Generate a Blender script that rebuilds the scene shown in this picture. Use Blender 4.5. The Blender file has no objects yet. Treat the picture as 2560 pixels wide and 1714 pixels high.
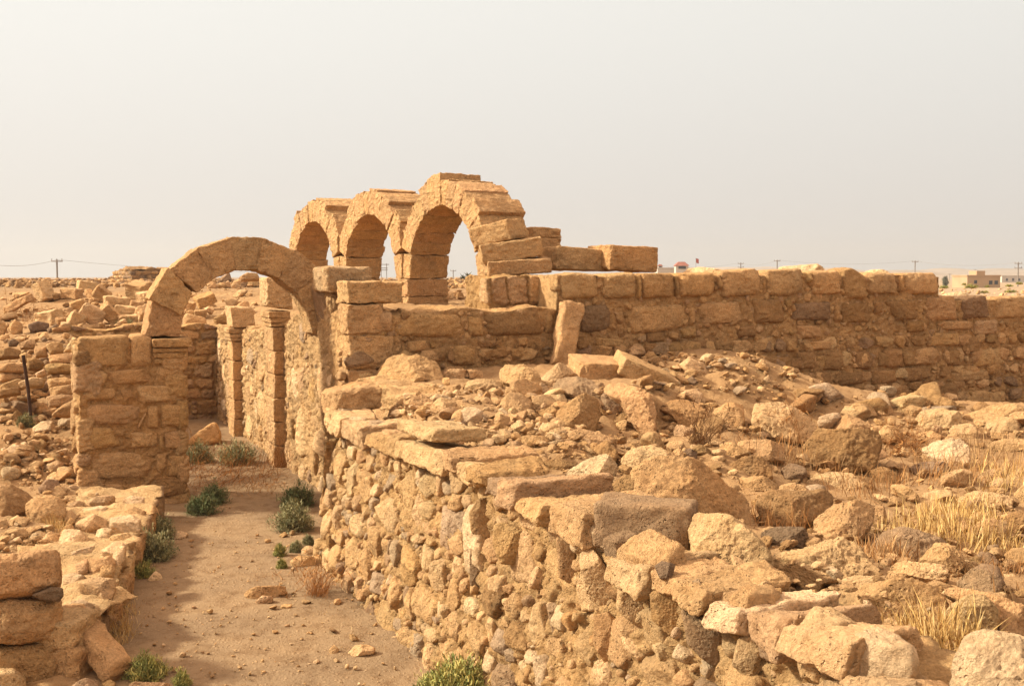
import bpy, bmesh, math, random
import numpy as np
from math import radians as R, sin, cos, pi
C = bpy.context.scene.collection
SC = bpy.context.scene

# ------------------------------------------------------------------ camera, sky, sun, exposure
F = 2700.0                     # focal length in pixels of the 2560 px wide photograph
PITCH = math.atan((857 - 690) / F)
cam = bpy.data.cameras.new("camera")
cam.sensor_width = 36.0
cam.lens = 36.0 * F / 2560.0
cam.clip_start = 0.1
cam.clip_end = 12000
camo = bpy.data.objects.new("camera", cam)
C.objects.link(camo)
CAM = np.array([0.0, 0.0, 3.0])
camo.location = CAM
camo.rotation_euler = (pi / 2 - PITCH, 0, 0)
SC.camera = camo

SUN_EL, SUN_TH = R(33), R(3)   # elevation; horizontal direction measured from -X towards +Y
sd = np.array([-cos(SUN_TH) * cos(SUN_EL), sin(SUN_TH) * cos(SUN_EL), sin(SUN_EL)])
world = bpy.data.worlds.new("World")
SC.world = world
world.use_nodes = True
wn, wl = world.node_tree.nodes, world.node_tree.links
for n in list(wn):
    wn.remove(n)
wo = wn.new("ShaderNodeOutputWorld")
bg = wn.new("ShaderNodeBackground")
sky = wn.new("ShaderNodeTexSky")
sky.sky_type = 'NISHITA'
sky.sun_disc = False
sky.sun_elevation = SUN_EL
sky.sun_rotation = math.atan2(sd[0], sd[1])
sky.dust_density = 8.0
sky.air_density = 1.0
tc = wn.new("ShaderNodeTexCoord")
sx = wn.new("ShaderNodeSeparateXYZ")
wl.new(tc.outputs["Generated"], sx.inputs[0])
rp = wn.new("ShaderNodeValToRGB")      # dust-laden air: warm grey at the horizon, paler up to the top of the view
rp.color_ramp.interpolation = 'EASE'
e = rp.color_ramp.elements
e[0].position = 0.0;  e[0].color = (0.425, 0.404, 0.382, 1)
e[1].position = 0.30; e[1].color = (0.490, 0.480, 0.448, 1)
e2 = rp.color_ramp.elements.new(0.95); e2.color = (0.98, 0.73, 0.56, 1)  # this stop and the next: unseen upper sky, tinted tan to fill shaded stone
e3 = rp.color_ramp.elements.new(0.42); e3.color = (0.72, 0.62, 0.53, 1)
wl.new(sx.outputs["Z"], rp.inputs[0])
# brighter towards the sun's side (left), duller to the right
dt = wn.new("ShaderNodeVectorMath"); dt.operation = 'DOT_PRODUCT'
dt.inputs[1].default_value = (-0.80, 0.0, 0.6)
wl.new(tc.outputs["Generated"], dt.inputs[0])
mr = wn.new("ShaderNodeMapRange")
mr.inputs[1].default_value = -0.45; mr.inputs[2].default_value = 0.55
mr.inputs[3].default_value = 0.92; mr.inputs[4].default_value = 1.06
wl.new(dt.outputs["Value"], mr.inputs[0])
mr2 = wn.new("ShaderNodeMapRange")      # glow of the dust round the sun, outside the picture to the left
mr2.inputs[1].default_value = 0.55; mr2.inputs[2].default_value = 1.0
mr2.inputs[3].default_value = 0.0; mr2.inputs[4].default_value = 0.6
wl.new(dt.outputs["Value"], mr2.inputs[0])
ad = wn.new("ShaderNodeMath"); ad.operation = 'ADD'
wl.new(mr.outputs[0], ad.inputs[0]); wl.new(mr2.outputs[0], ad.inputs[1])
hz = wn.new("ShaderNodeVectorMath"); hz.operation = 'SCALE'
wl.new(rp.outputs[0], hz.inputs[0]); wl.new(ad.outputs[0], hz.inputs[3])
sk = wn.new("ShaderNodeVectorMath"); sk.operation = 'SCALE'
sk.inputs[3].default_value = 0.10
wl.new(sky.outputs[0], sk.inputs[0])
mx = wn.new("ShaderNodeMix"); mx.data_type = 'RGBA'
mx.inputs[0].default_value = 0.92
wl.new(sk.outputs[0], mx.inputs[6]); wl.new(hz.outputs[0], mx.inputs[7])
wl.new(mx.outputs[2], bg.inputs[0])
bg.inputs[1].default_value = 1.0
wl.new(bg.outputs[0], wo.inputs[0])

sun = bpy.data.lights.new("sun", 'SUN')
sun.energy = 4.3
sun.angle = R(5.0)
sun.color = (1.0, 0.945, 0.77)
suno = bpy.data.objects.new("sun", sun)
C.objects.link(suno)
from mathutils import Vector
suno.rotation_euler = Vector(sd).to_track_quat('Z', 'Y').to_euler()
suno.location = (-20, 5, 25)

SC.view_settings.view_transform = 'Standard'
SC.view_settings.look = 'None'
SC.view_settings.exposure = 0.95
SC.view_settings.gamma = 1.0

# ------------------------------------------------------------------ noise (numpy)
def _hash(ix, iy, iz, seed):
    h = (ix.astype(np.uint32) * np.uint32(374761393) + iy.astype(np.uint32) * np.uint32(668265263)
         + iz.astype(np.uint32) * np.uint32(2246822519) + np.uint32((seed * 3266489917 + 12345) & 0xffffffff))
    h = (h ^ (h >> np.uint32(13))) * np.uint32(1274126177)
    h = (h ^ (h >> np.uint32(15))) * np.uint32(2246822519)
    return h ^ (h >> np.uint32(16))

_G = np.array([[1,1,0],[-1,1,0],[1,-1,0],[-1,-1,0],[1,0,1],[-1,0,1],[1,0,-1],[-1,0,-1],
               [0,1,1],[0,-1,1],[0,1,-1],[0,-1,-1],[1,1,0],[-1,1,0],[0,-1,1],[0,-1,-1]], dtype=np.float32)

def noise(p, seed=0):
    p = np.asarray(p, dtype=np.float32)
    i = np.floor(p).astype(np.int64)
    f = p - i
    u = f * f * f * (f * (f * 6 - 15) + 10)
    out = np.zeros(len(p), dtype=np.float32)
    for dx in (0, 1):
        wx = u[:, 0] if dx else 1 - u[:, 0]
        for dy in (0, 1):
            wy = u[:, 1] if dy else 1 - u[:, 1]
            for dz in (0, 1):
                wz = u[:, 2] if dz else 1 - u[:, 2]
                g = _G[_hash(i[:, 0] + dx, i[:, 1] + dy, i[:, 2] + dz, seed) & np.uint32(15)]
                d = g[:, 0] * (f[:, 0] - dx) + g[:, 1] * (f[:, 1] - dy) + g[:, 2] * (f[:, 2] - dz)
                out += wx * wy * wz * d
    return out

def fbm(p, octv=4, seed=0, gain=0.5, ridged=False):
    p = np.asarray(p, dtype=np.float32)
    a, s = 1.0, np.zeros(len(p), dtype=np.float32)
    for o in range(octv):
        n = noise(p, seed + o * 17)
        if ridged:
            n = 0.5 - np.abs(n) * 1.6
        s += a * n
        a *= gain
        p = p * 2.03 + 3.7
    return s

def sstep(a, b, x):
    t = np.clip((x - a) / (b - a), 0, 1)
    return t * t * (3 - 2 * t)

# ------------------------------------------------------------------ camera rays, ruin axes
FW = np.array([0, cos(PITCH), -sin(PITCH)]); UP = np.array([0, sin(PITCH), cos(PITCH)])
def ray(px, py):
    return FW + (px - 1280) / F * np.array([1.0, 0, 0]) + (857 - py) / F * UP
def at(px, py, Y):
    d = ray(px, py)
    return CAM + d * (Y / d[1])
def hitplane(px, py, p0, n):
    d = ray(px, py)
    return CAM + d * (np.dot(np.asarray(p0) - CAM, n) / np.dot(d, n))
ANG = R(24.6)
U = np.array([-sin(ANG), cos(ANG), 0.0])     # along the passage, away from the viewer
V = np.array([cos(ANG), sin(ANG), 0.0])      # across it, to the right
P0 = np.array([-2.06, 11.25, 0.0])           # far end of the foreground wall, at its foot
def st(s, t, z=0.0):
    return P0 + U * s + V * t + np.array([0, 0, z])
def to_st(x, y):
    dx, dy = x - P0[0], y - P0[1]
    return dx * U[0] + dy * U[1], dx * V[0] + dy * V[1]

ZOOM = {'N': (0, 0, 1.0), '1': (0, 620, 2.703), '2': (680, 400, 2.34), '3': (1300, 600, 1.859), '4': (0, 1100, 2.553),
        '5': (760, 840, 2.602), '6': (1600, 940, 2.44), '7': (760, 1114, 2.602), '8': (1600, 1200, 2.44),
        '9': (460, 700, 2.614), 'L': (0, 640, 3.346), 'R': (1620, 630, 2.4915), 'A': (900, 560, 6.505)}
def px(zm, pts):
    x0, y0, k = ZOOM[zm]
    return [(x0 + a / k, y0 + b / k) for a, b in pts]

# ------------------------------------------------------------------ terrain height
FIELD = [(1126,973,1.75),(1383,907,1.82),(1560,950,1.88),(1792,874,1.95),(1900,920,1.6),(2000,973,1.27),(2186,1000,1.03),
         (2560,1011,.8),(1000,1010,1.66),(1300,1080,1.62),(1640,1090,1.42),(2040,1093,1.1),(2400,1150,1.0),(2560,1420,1.08),
         (2200,1250,1.05),(1900,1290,1.2),(2000,1400,1.28),(2300,1500,1.33),(2560,1714,1.38),(1500,1200,1.5),(1750,1250,1.3),(2200,1700,1.42)]
LEFT = [(66,1257,.35),(0,1330,.4),(150,1230,.3),(60,1060,.8),(190,1060,.75),(110,842,1.85),(300,809,2.0),(110,765,2.2),
        (30,750,2.2),(570,715,2.62),(500,775,2.15),(0,1440,.4),(130,1350,.35),(0,985,1.15),(100,1000,1.0),(0,900,1.6),(100,890,1.62),(400,760,2.25),
        (200,735,2.5),(0,725,2.5),(430,740,2.35)]
def _ctrl(lst):
    o = []
    for a, b, z in lst:
        p = hitplane(a, b, (0, 0, z), np.array([0, 0, 1.0]))
        o.append((p[0], p[1], z))
    return np.array(o)
FC, LC = _ctrl(FIELD), _ctrl(LEFT)
LC = np.concatenate([LC, [(-3.6, 7.6, 0.0), (-3.2, 6.6, -.05), (-4.2, 7.2, 0.0), (-5.0, 6.6, .05), (-3.4, 5.2, 0)]])
def idw(c, x, y):
    num = np.zeros_like(x); den = np.zeros_like(x)
    for a, b, z in c:
        w = 1.0 / ((x - a) ** 2 + (y - b) ** 2 + 0.08) ** 1.7
        num += w * z; den += w
    return num / den
def zt(x, y):
    x = np.asarray(x, dtype=np.float64); y = np.asarray(y, dtype=np.float64)
    s, t = to_st(x, y)
    field = idw(FC, x, y); left = idw(LC, x, y)
    plat = 2.52 - 0.45 * sstep(5.5, 8, s) * (1 - sstep(1.2, 3.2, t))
    plat = plat + (0.8 - plat) * sstep(6.5, 9.5, t)
    field = np.maximum(field, 1.38) + (field - np.maximum(field, 1.38)) * sstep(0.35, 0.9, t)
    right = field + (plat - field) * sstep(2.15, 2.75, s)
    tr = 0.25 + 0.95 * sstep(-0.05, 0.1, s)
    tl = np.clip(-1.85 + 0.2 * s, -2.4, -1.0)
    side = sstep(-0.3, 0.3, t - 0.6)
    side = np.where(s > 12.6, sstep(0.5, 4.0, t), side)
    z = left + (right - left) * side
    corr = sstep(0, 1, (t - (tl - 0.9)) / 0.9) * (1 - sstep(0, 1, (t - tr) / 0.35)) * (1 - sstep(12.35, 12.7, s))
    z = z * (1 - corr)
    # far country: a rubble hill to the left, an open plain to the right
    hill = np.interp(y, [0, 25, 45, 80, 110, 170, 300], [2.4, 2.5, 2.62, 2.72, 2.4, 1.0, 0.4])
    k = 1 - sstep(-0.02, 0.09, x / np.maximum(y, 1))
    far = 0.5 + (hill - 0.5) * k
    w = sstep(25, 38, y)
    return z + (far - z) * w
def ground(pxx, pyy, default=None):
    d = ray(pxx, pyy)
    Y = np.concatenate([np.arange(2.2, 40, 0.03), np.arange(40, 150, 0.3)])
    P = CAM[None, :] + d[None, :] * (Y / d[1])[:, None]
    below = P[:, 2] <= zt(P[:, 0], P[:, 1])
    i = int(np.argmax(below))
    if not below[i]:
        return at(pxx, pyy, default or 30.0)
    return P[i]

# ------------------------------------------------------------------ object helpers
def tag(o, label=None, cat=None, group=None, kind=None):
    if label: o["label"] = label
    if cat: o["category"] = cat
    if group: o["group"] = group
    if kind: o["kind"] = kind
    return o
def empty(name, loc, label=None, cat=None, group=None):
    o = bpy.data.objects.new(name, None)
    o.empty_display_size = 0.1
    C.objects.link(o)
    o.location = loc
    return tag(o, label, cat, group)
def mesh_obj(name, v, faces, mat, parent=None, loc=(0, 0, 0), color=None, smooth=True, vcol=None, uniq=None):
    """v: world coordinates; the object's origin goes to loc (children: relative to the parent's location)."""
    v = np.asarray(v, dtype=np.float64)
    loc = np.asarray(loc, dtype=np.float64)
    me = bpy.data.meshes.new(name)
    vv = v - loc
    f = np.asarray(faces, dtype=np.int32) if not isinstance(faces, list) else faces
    if isinstance(f, np.ndarray):
        n, k = f.shape
        me.vertices.add(len(vv)); me.vertices.foreach_set("co", vv.astype(np.float32).ravel())
        me.loops.add(n * k); me.loops.foreach_set("vertex_index", f.ravel())
        me.polygons.add(n); me.polygons.foreach_set("loop_start", np.arange(0, n * k, k, dtype=np.int32))
        me.update(calc_edges=True)
    else:
        me.from_pydata([tuple(q) for q in vv], [], f)
        me.update()
    me.polygons.foreach_set("use_smooth", np.full(len(me.polygons), bool(smooth)))
    if vcol is not None:
        ca = me.color_attributes.new("Col", 'FLOAT_COLOR', 'POINT')
        cc = np.ones((len(vv), 4), dtype=np.float32); cc[:, :3] = vcol
        ca.data.foreach_set("color", cc.ravel())
    if mat: me.materials.append(mat)
    o = bpy.data.objects.new(name, me)
    C.objects.link(o)
    if parent is not None:
        o.parent = parent
        o.location = Vector(loc) - parent.location
    else:
        o.location = loc
    if color is not None: o.color = (*color, 1)
    return o

# ------------------------------------------------------------------ materials
def nmix(nt, a, b, fac, mode='MIX'):
    m = nt.nodes.new("ShaderNodeMix"); m.data_type = 'RGBA'; m.blend_type = mode
    for sock, val in ((0, fac), (6, a), (7, b)):
        if isinstance(val, bpy.types.NodeSocket): nt.links.new(val, m.inputs[sock])
        else: m.inputs[sock].default_value = val if sock == 0 else (*val, 1) if len(val) == 3 else val
    return m.outputs[2]
def nnoise(nt, vec, scale, detail=6, rough=0.6, lo=None, hi=None):
    n = nt.nodes.new("ShaderNodeTexNoise"); n.inputs["Scale"].default_value = scale
    n.inputs["Detail"].default_value = detail; n.inputs["Roughness"].default_value = rough
    nt.links.new(vec, n.inputs["Vector"])
    out = n.outputs[0]
    if lo is not None:
        r = nt.nodes.new("ShaderNodeMapRange"); r.interpolation_type = 'SMOOTHSTEP'
        r.inputs[1].default_value = lo; r.inputs[2].default_value = hi
        nt.links.new(out, r.inputs[0]); out = r.outputs[0]
    return out
def nmath(nt, op, a, b=None):
    m = nt.nodes.new("ShaderNodeMath"); m.operation = op
    for i, v in ((0, a), (1, b)):
        if v is None: continue
        if isinstance(v, bpy.types.NodeSocket): nt.links.new(v, m.inputs[i])
        else: m.inputs[i].default_value = v
    return m.outputs[0]
def new_mat(name, rough=0.95):
    m = bpy.data.materials.new(name); m.use_nodes = True
    nt = m.node_tree; b = nt.nodes["Principled BSDF"]
    b.inputs["Roughness"].default_value = rough
    b.inputs["Specular IOR Level"].default_value = 0.12
    return m, nt, b
def stone_mat(name, source, bump=0.55, pit=1.0, scl=1.0):
    m, nt, b = new_mat(name)
    g = nt.nodes.new("ShaderNodeNewGeometry")
    oi = nt.nodes.new("ShaderNodeObjectInfo")
    # weathered stone keeps its own texture offset
    off = nt.nodes.new("ShaderNodeVectorMath"); off.operation = 'ADD'
    sc = nt.nodes.new("ShaderNodeVectorMath"); sc.operation = 'SCALE'
    cb = nt.nodes.new("ShaderNodeCombineXYZ")
    nt.links.new(oi.outputs["Random"], cb.inputs[0]); nt.links.new(oi.outputs["Random"], cb.inputs[2])
    nt.links.new(cb.outputs[0], sc.inputs[0]); sc.inputs[3].default_value = 37.0
    nt.links.new(g.outputs["Position"], off.inputs[0]); nt.links.new(sc.outputs[0], off.inputs[1])
    vec = off.outputs[0]
    if source == 'object':
        base = oi.outputs["Color"]
    else:
        a = nt.nodes.new("ShaderNodeAttribute"); a.attribute_name = "Col"
        base = a.outputs["Color"]
    big = nnoise(nt, vec, 2.2 * scl, 4, 0.6, 0.30, 0.72)
    c = nmix(nt, base, nmix(nt, base, (1.28, 1.24, 1.18), 1.0, 'MULTIPLY'), big)
    med = nnoise(nt, vec, 8.0 * scl, 6, 0.68, 0.40, 0.66)
    c = nmix(nt, c, nmix(nt, c, (0.86, 0.82, 0.77), 1.0, 'MULTIPLY'), med)
    # grey weathering patches
    pat = nnoise(nt, vec, 3.6 * scl, 7, 0.66, 0.56, 0.72)
    c = nmix(nt, c, (0.235, 0.155, 0.082), nmath(nt, 'MULTIPLY', pat, 0.42))
    # rusty stain
    ru = nnoise(nt, vec, 1.3 * scl, 5, 0.6, 0.55, 0.75)
    c = nmix(nt, c, nmix(nt, c, (1.0, 0.80, 0.58), 1.0, 'MULTIPLY'), nmath(nt, 'MULTIPLY', ru, 0.35))
    fine = nnoise(nt, vec, 55.0 * scl, 4, 0.7)
    fr = nt.nodes.new("ShaderNodeMapRange"); fr.inputs[1].default_value = 0.3; fr.inputs[2].default_value = 0.7
    fr.inputs[3].default_value = 0.70; fr.inputs[4].default_value = 1.26
    nt.links.new(fine, fr.inputs[0])
    cs = nt.nodes.new("ShaderNodeVectorMath"); cs.operation = 'SCALE'
    nt.links.new(c, cs.inputs[0]); nt.links.new(fr.outputs[0], cs.inputs[3])
    # small holes
    vo = nt.nodes.new("ShaderNodeTexVoronoi"); vo.inputs["Scale"].default_value = 34 * scl
    wv = nt.nodes.new("ShaderNodeVectorMath"); wv.operation = 'MULTIPLY_ADD'
    wn_ = nt.nodes.new("ShaderNodeTexNoise"); wn_.inputs["Scale"].default_value = 14
    nt.links.new(vec, wn_.inputs["Vector"])
    nt.links.new(wn_.outputs[1], wv.inputs[0]); wv.inputs[1].default_value = (0.06,) * 3; nt.links.new(vec, wv.inputs[2])
    nt.links.new(wv.outputs[0], vo.inputs["Vector"])
    ho = nt.nodes.new("ShaderNodeMapRange"); ho.inputs[1].default_value = 0.10; ho.inputs[2].default_value = 0.28
    nt.links.new(vo.outputs["Distance"], ho.inputs[0])
    pm = nnoise(nt, vec, 5.0, 3, 0.5, 0.42, 0.62)
    hole = nmath(nt, 'MULTIPLY', nmath(nt, 'SUBTRACT', 1.0, ho.outputs[0]), pm)
    nt.links.new(cs.outputs[0], b.inputs["Base Color"])
    mid = nnoise(nt, vec, 17.0 * scl, 8, 0.72)
    h = nmath(nt, 'ADD', nmath(nt, 'MULTIPLY', mid, 1.0), nmath(nt, 'MULTIPLY', fine, 0.35))
    rg = nt.nodes.new("ShaderNodeTexNoise"); rg.noise_type = 'RIDGED_MULTIFRACTAL'; rg.normalize = True
    rg.inputs["Scale"].default_value = 7.0 * scl; rg.inputs["Detail"].default_value = 9; rg.inputs["Roughness"].default_value = 0.62
    wv2 = nt.nodes.new("ShaderNodeMapping"); wv2.inputs["Scale"].default_value = (1, 1, 1.7); nt.links.new(vec, wv2.inputs[0])
    nt.links.new(wv2.outputs[0], rg.inputs["Vector"])
    h = nmath(nt, 'ADD', h, nmath(nt, 'MULTIPLY', rg.outputs[0], 1.1))
    h = nmath(nt, 'SUBTRACT', h, nmath(nt, 'MULTIPLY', hole, 0.8 * pit))
    bp = nt.nodes.new("ShaderNodeBump"); bp.inputs["Strength"].default_value = bump
    bp.inputs["Distance"].default_value = 0.065
    nt.links.new(h, bp.inputs["Height"]); nt.links.new(bp.outputs[0], b.inputs["Normal"])
    return m
M_STONE = stone_mat("limestone", 'object', 1.0)
M_MASON = stone_mat("masonry", 'attr', 1.0)

def ground_mat():
    m, nt, b = new_mat("dusty_earth", 1.0)
    g = nt.nodes.new("ShaderNodeNewGeometry"); vec = g.outputs["Position"]
    a = nt.nodes.new("ShaderNodeAttribute"); a.attribute_name = "Col"
    base = a.outputs["Color"]
    big = nnoise(nt, vec, 0.9, 5, 0.6, 0.35, 0.68)
    c = nmix(nt, base, nmix(nt, base, (1.22, 1.2, 1.15), 1.0, 'MULTIPLY'), big)
    med = nnoise(nt, vec, 5.0, 7, 0.7, 0.45, 0.68)
    c = nmix(nt, c, nmix(nt, c, (0.72, 0.66, 0.6), 1.0, 'MULTIPLY'), med)
    vo = nt.nodes.new("ShaderNodeTexVoronoi"); vo.inputs["Scale"].default_value = 26
    vo.inputs["Randomness"].default_value = 1.0
    nt.links.new(vec, vo.inputs["Vector"])
    peb = nt.nodes.new("ShaderNodeMapRange"); peb.inputs[1].default_value = 0.20; peb.inputs[2].default_value = 0.36
    peb.inputs[3].default_value = 1.0; peb.inputs[4].default_value = 0.0
    nt.links.new(vo.outputs["Distance"], peb.inputs[0])
    sel = nt.nodes.new("ShaderNodeSeparateColor"); nt.links.new(vo.outputs["Color"], sel.inputs[0])
    pk = nmath(nt, 'MULTIPLY', peb.outputs[0], nmath(nt, 'GREATER_THAN', sel.outputs[0], 0.66))
    c = nmix(nt, c, nmix(nt, c, (1.32, 1.3, 1.28), 1.0, 'MULTIPLY'), pk)
    nt.links.new(c, b.inputs["Base Color"])
    fine = nnoise(nt, vec, 40, 6, 0.72)
    h = nmath(nt, 'ADD', nmath(nt, 'MULTIPLY', fine, 0.7), nmath(nt, 'MULTIPLY', pk, 0.45))
    h = nmath(nt, 'ADD', h, nmath(nt, 'MULTIPLY', nnoise(nt, vec, 8, 6, 0.7), 1.2))
    bp = nt.nodes.new("ShaderNodeBump"); bp.inputs["Strength"].default_value = 0.7; bp.inputs["Distance"].default_value = 0.035
    nt.links.new(h, bp.inputs["Height"]); nt.links.new(bp.outputs[0], b.inputs["Normal"])
    return m
M_GROUND = ground_mat()
def plain_mat(name, col, rough=0.9, var=0.25, scale=6):
    m, nt, b = new_mat(name, rough)
    g = nt.nodes.new("ShaderNodeNewGeometry")
    n = nnoise(nt, g.outputs["Position"], scale, 4, 0.6, 0.3, 0.7)
    c = nmix(nt, tuple(q * (1 - var) for q in col), tuple(min(1, q * (1 + var)) for q in col), n)
    nt.links.new(c, b.inputs["Base Color"])
    return m
def leaf_mat(name, col, var=0.5):
    m, nt, b = new_mat(name, 0.8)
    a = nt.nodes.new("ShaderNodeAttribute"); a.attribute_name = "Col"
    nt.links.new(a.outputs["Color"], b.inputs["Base Color"])
    return m

# stone colours
TAN = (0.510, 0.308, 0.146); LIGHT = (0.590, 0.380, 0.194); PALE = (0.635, 0.440, 0.255); OCH = (0.475, 0.280, 0.122)
BROWN = (0.34, 0.195, 0.085); GREY = (0.335, 0.212, 0.120); DARK = (0.215, 0.138, 0.082); PINK = (0.47, 0.293, 0.155)
TONES = {'t': TAN, 'l': LIGHT, 'p': PALE, 'o': OCH, 'b': BROWN, 'g': GREY, 'd': DARK, 'k': PINK, 'm': (0.27, 0.168, 0.092), 'z': (0.42, 0.292, 0.178)}
def jit(c, rng, a=0.12):
    k = 1 + rng.uniform(-a, a)
    return tuple(q * k * (1 + rng.uniform(-0.022, 0.022)) for q in c)

# ------------------------------------------------------------------ rock shapes
_ICO = {}
def ico(level):
    if level not in _ICO:
        bm = bmesh.new(); bmesh.ops.create_icosphere(bm, subdivisions=level, radius=1.0)
        v = np.array([q.co[:] for q in bm.verts]); f = np.array([[q.index for q in p.verts] for p in bm.faces], dtype=np.int32)
        v /= np.linalg.norm(v, axis=1)[:, None]
        bm.free(); _ICO[level] = (v, f)
    return _ICO[level]
def poly_radius(poly, phi):
    """distance from the origin to a polygon's edge in each direction phi"""
    best = np.zeros_like(phi)
    dx, dy = np.cos(phi), np.sin(phi)
    n = len(poly)
    for i in range(n):
        ax, ay = poly[i]; bx, by = poly[(i + 1) % n]
        ex, ey = bx - ax, by - ay
        den = dx * ey - dy * ex
        den = np.where(np.abs(den) < 1e-9, 1e-9, den)
        r = (ax * ey - ay * ex) / den
        u = (ax * dy - ay * dx) / den
        ok = (u >= -1e-6) & (u <= 1 + 1e-6) & (r > 0)
        best = np.maximum(best, np.where(ok, r, 0))
    pos = best[best > 0]
    return np.where(best <= 0, pos.min() if len(pos) else 0.1, best)
def cut_planes(p, rng, n, lo, hi, dirs=None, ax=None):
    for k in range(n):
        d = dirs(rng)
        d = d / np.linalg.norm(d)
        q = p @ d
        h = q.max() * rng.uniform(lo, hi)
        m = q > h
        p[m] *= (h / q[m])[:, None]
    return p
def roughen(p, size, seed, amp, fine):
    q = p / size
    n = fbm(q * 1.7 + seed * 7.13, 3, seed) * amp
    n += fbm(q * 5.0 + seed * 3.1, 5, seed + 5, 0.62, True) * fine * 1.25
    # chipped hollows
    n -= np.clip(fbm(q * 3.1 + seed * 1.9, 2, seed + 11) - 0.12, 0, 1) * fine * 3.0
    return p * (1 + n)[:, None]
def centroid(poly):
    a = cx = cy = 0
    for i in range(len(poly)):
        x0, y0 = poly[i]; x1, y1 = poly[(i + 1) % len(poly)]
        k = x0 * y1 - x1 * y0
        a += k; cx += (x0 + x1) * k; cy += (y0 + y1) * k
    return (cx / (3 * a), cy / (3 * a)) if abs(a) > 1e-12 else tuple(np.mean(poly, axis=0))
def outline_rock(poly2, H, K, N, origin, D, seed, e=2.6, cuts=6, amp=0.035, fine=0.028, level=5, lo=0.70, hi=0.93, push=0.55):
    """poly2 in (h,k) metres on the plane origin + h*H + k*K; N points away from the viewer; body of half-depth D behind it."""
    rng = np.random.default_rng(seed)
    c = centroid(poly2)
    pl = [(a - c[0], b - c[1]) for a, b in poly2]
    d, f = ico(level)
    dp = np.hypot(d[:, 0], d[:, 2]); phi = np.arctan2(d[:, 2], d[:, 0])
    Rr = sum(poly_radius(pl, phi + o) for o in (-0.07, 0, 0.07)) / 3
    r = 1.0 / ((dp / Rr) ** e + (np.abs(d[:, 1]) / D) ** e + 1e-12) ** (1 / e)
    p = d * r[:, None]
    def dirs(rg):
        return np.array([rg.normal(0, 0.42), -abs(rg.normal(0.9, 0.3)) if rg.random() < 0.85 else 0.8, rg.normal(0.15, 0.42)])
    p = cut_planes(p, rng, cuts, lo, hi, dirs)
    size = float(np.mean(Rr)) * 0.6 + D * 0.4
    p = roughen(p, size, seed, amp, fine)
    ctr = np.asarray(origin) + H * c[0] + K * c[1] + N * (D * push)
    return ctr + p[:, :1] * H + p[:, 1:2] * N + p[:, 2:3] * K, f
def seen_rock(name, pts, mat=M_STONE, tone='t', contact=None, lean=25, dk=0.5, seed=1, parent=None, level=None, sink=0.12, **kw):
    """a boulder whose outline was read off the photograph, given its own distance, real size and thickness"""
    xs = [p[0] for p in pts]; ys = [p[1] for p in pts]
    cxp = 0.5 * (min(xs) + max(xs)); by = max(ys)
    if contact is None: c0 = ground(cxp, by)
    elif callable(contact): c0 = contact(cxp, by)
    else: c0 = at(cxp, by, contact)
    L = R(lean)
    d = ray(cxp, by); d = d / np.linalg.norm(d)
    hd = np.array([d[0], d[1], 0]); hd /= np.linalg.norm(hd)
    H = np.array([hd[1], -hd[0], 0.0])
    K = hd * sin(L) + np.array([0, 0, cos(L)])
    N = hd * cos(L) - np.array([0, 0, sin(L)])
    poly = []
    for a, b in pts:
        q = hitplane(a, b, c0, N) - c0
        k = q @ K
        poly.append((q @ H, k))
    hk = np.array(poly); w = np.ptp(hk[:, 0]); h = np.ptp(hk[:, 1])
    mid = hk[:, 1].min() + 0.3 * h
    poly = [(a, b - sink * h if b < mid else b) for a, b in poly]
    wpx = max(np.ptp(xs), np.ptp(ys))
    if level is None: level = 6 if wpx > 105 else 5 if wpx > 38 else 4
    D = dk * min(w, h * 1.6) if w > h else dk * w
    v, f = outline_rock(poly, H, K, N, c0, D, seed, level=level, **kw)
    rng = random.Random(seed)
    col = jit(TONES[tone], rng, 0.10)
    loc = (c0 + N * D * 0.5) if parent is None else np.array(parent.location)
    loc = np.array(loc)
    return mesh_obj(name, v, f, mat, parent, loc, col)

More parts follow.
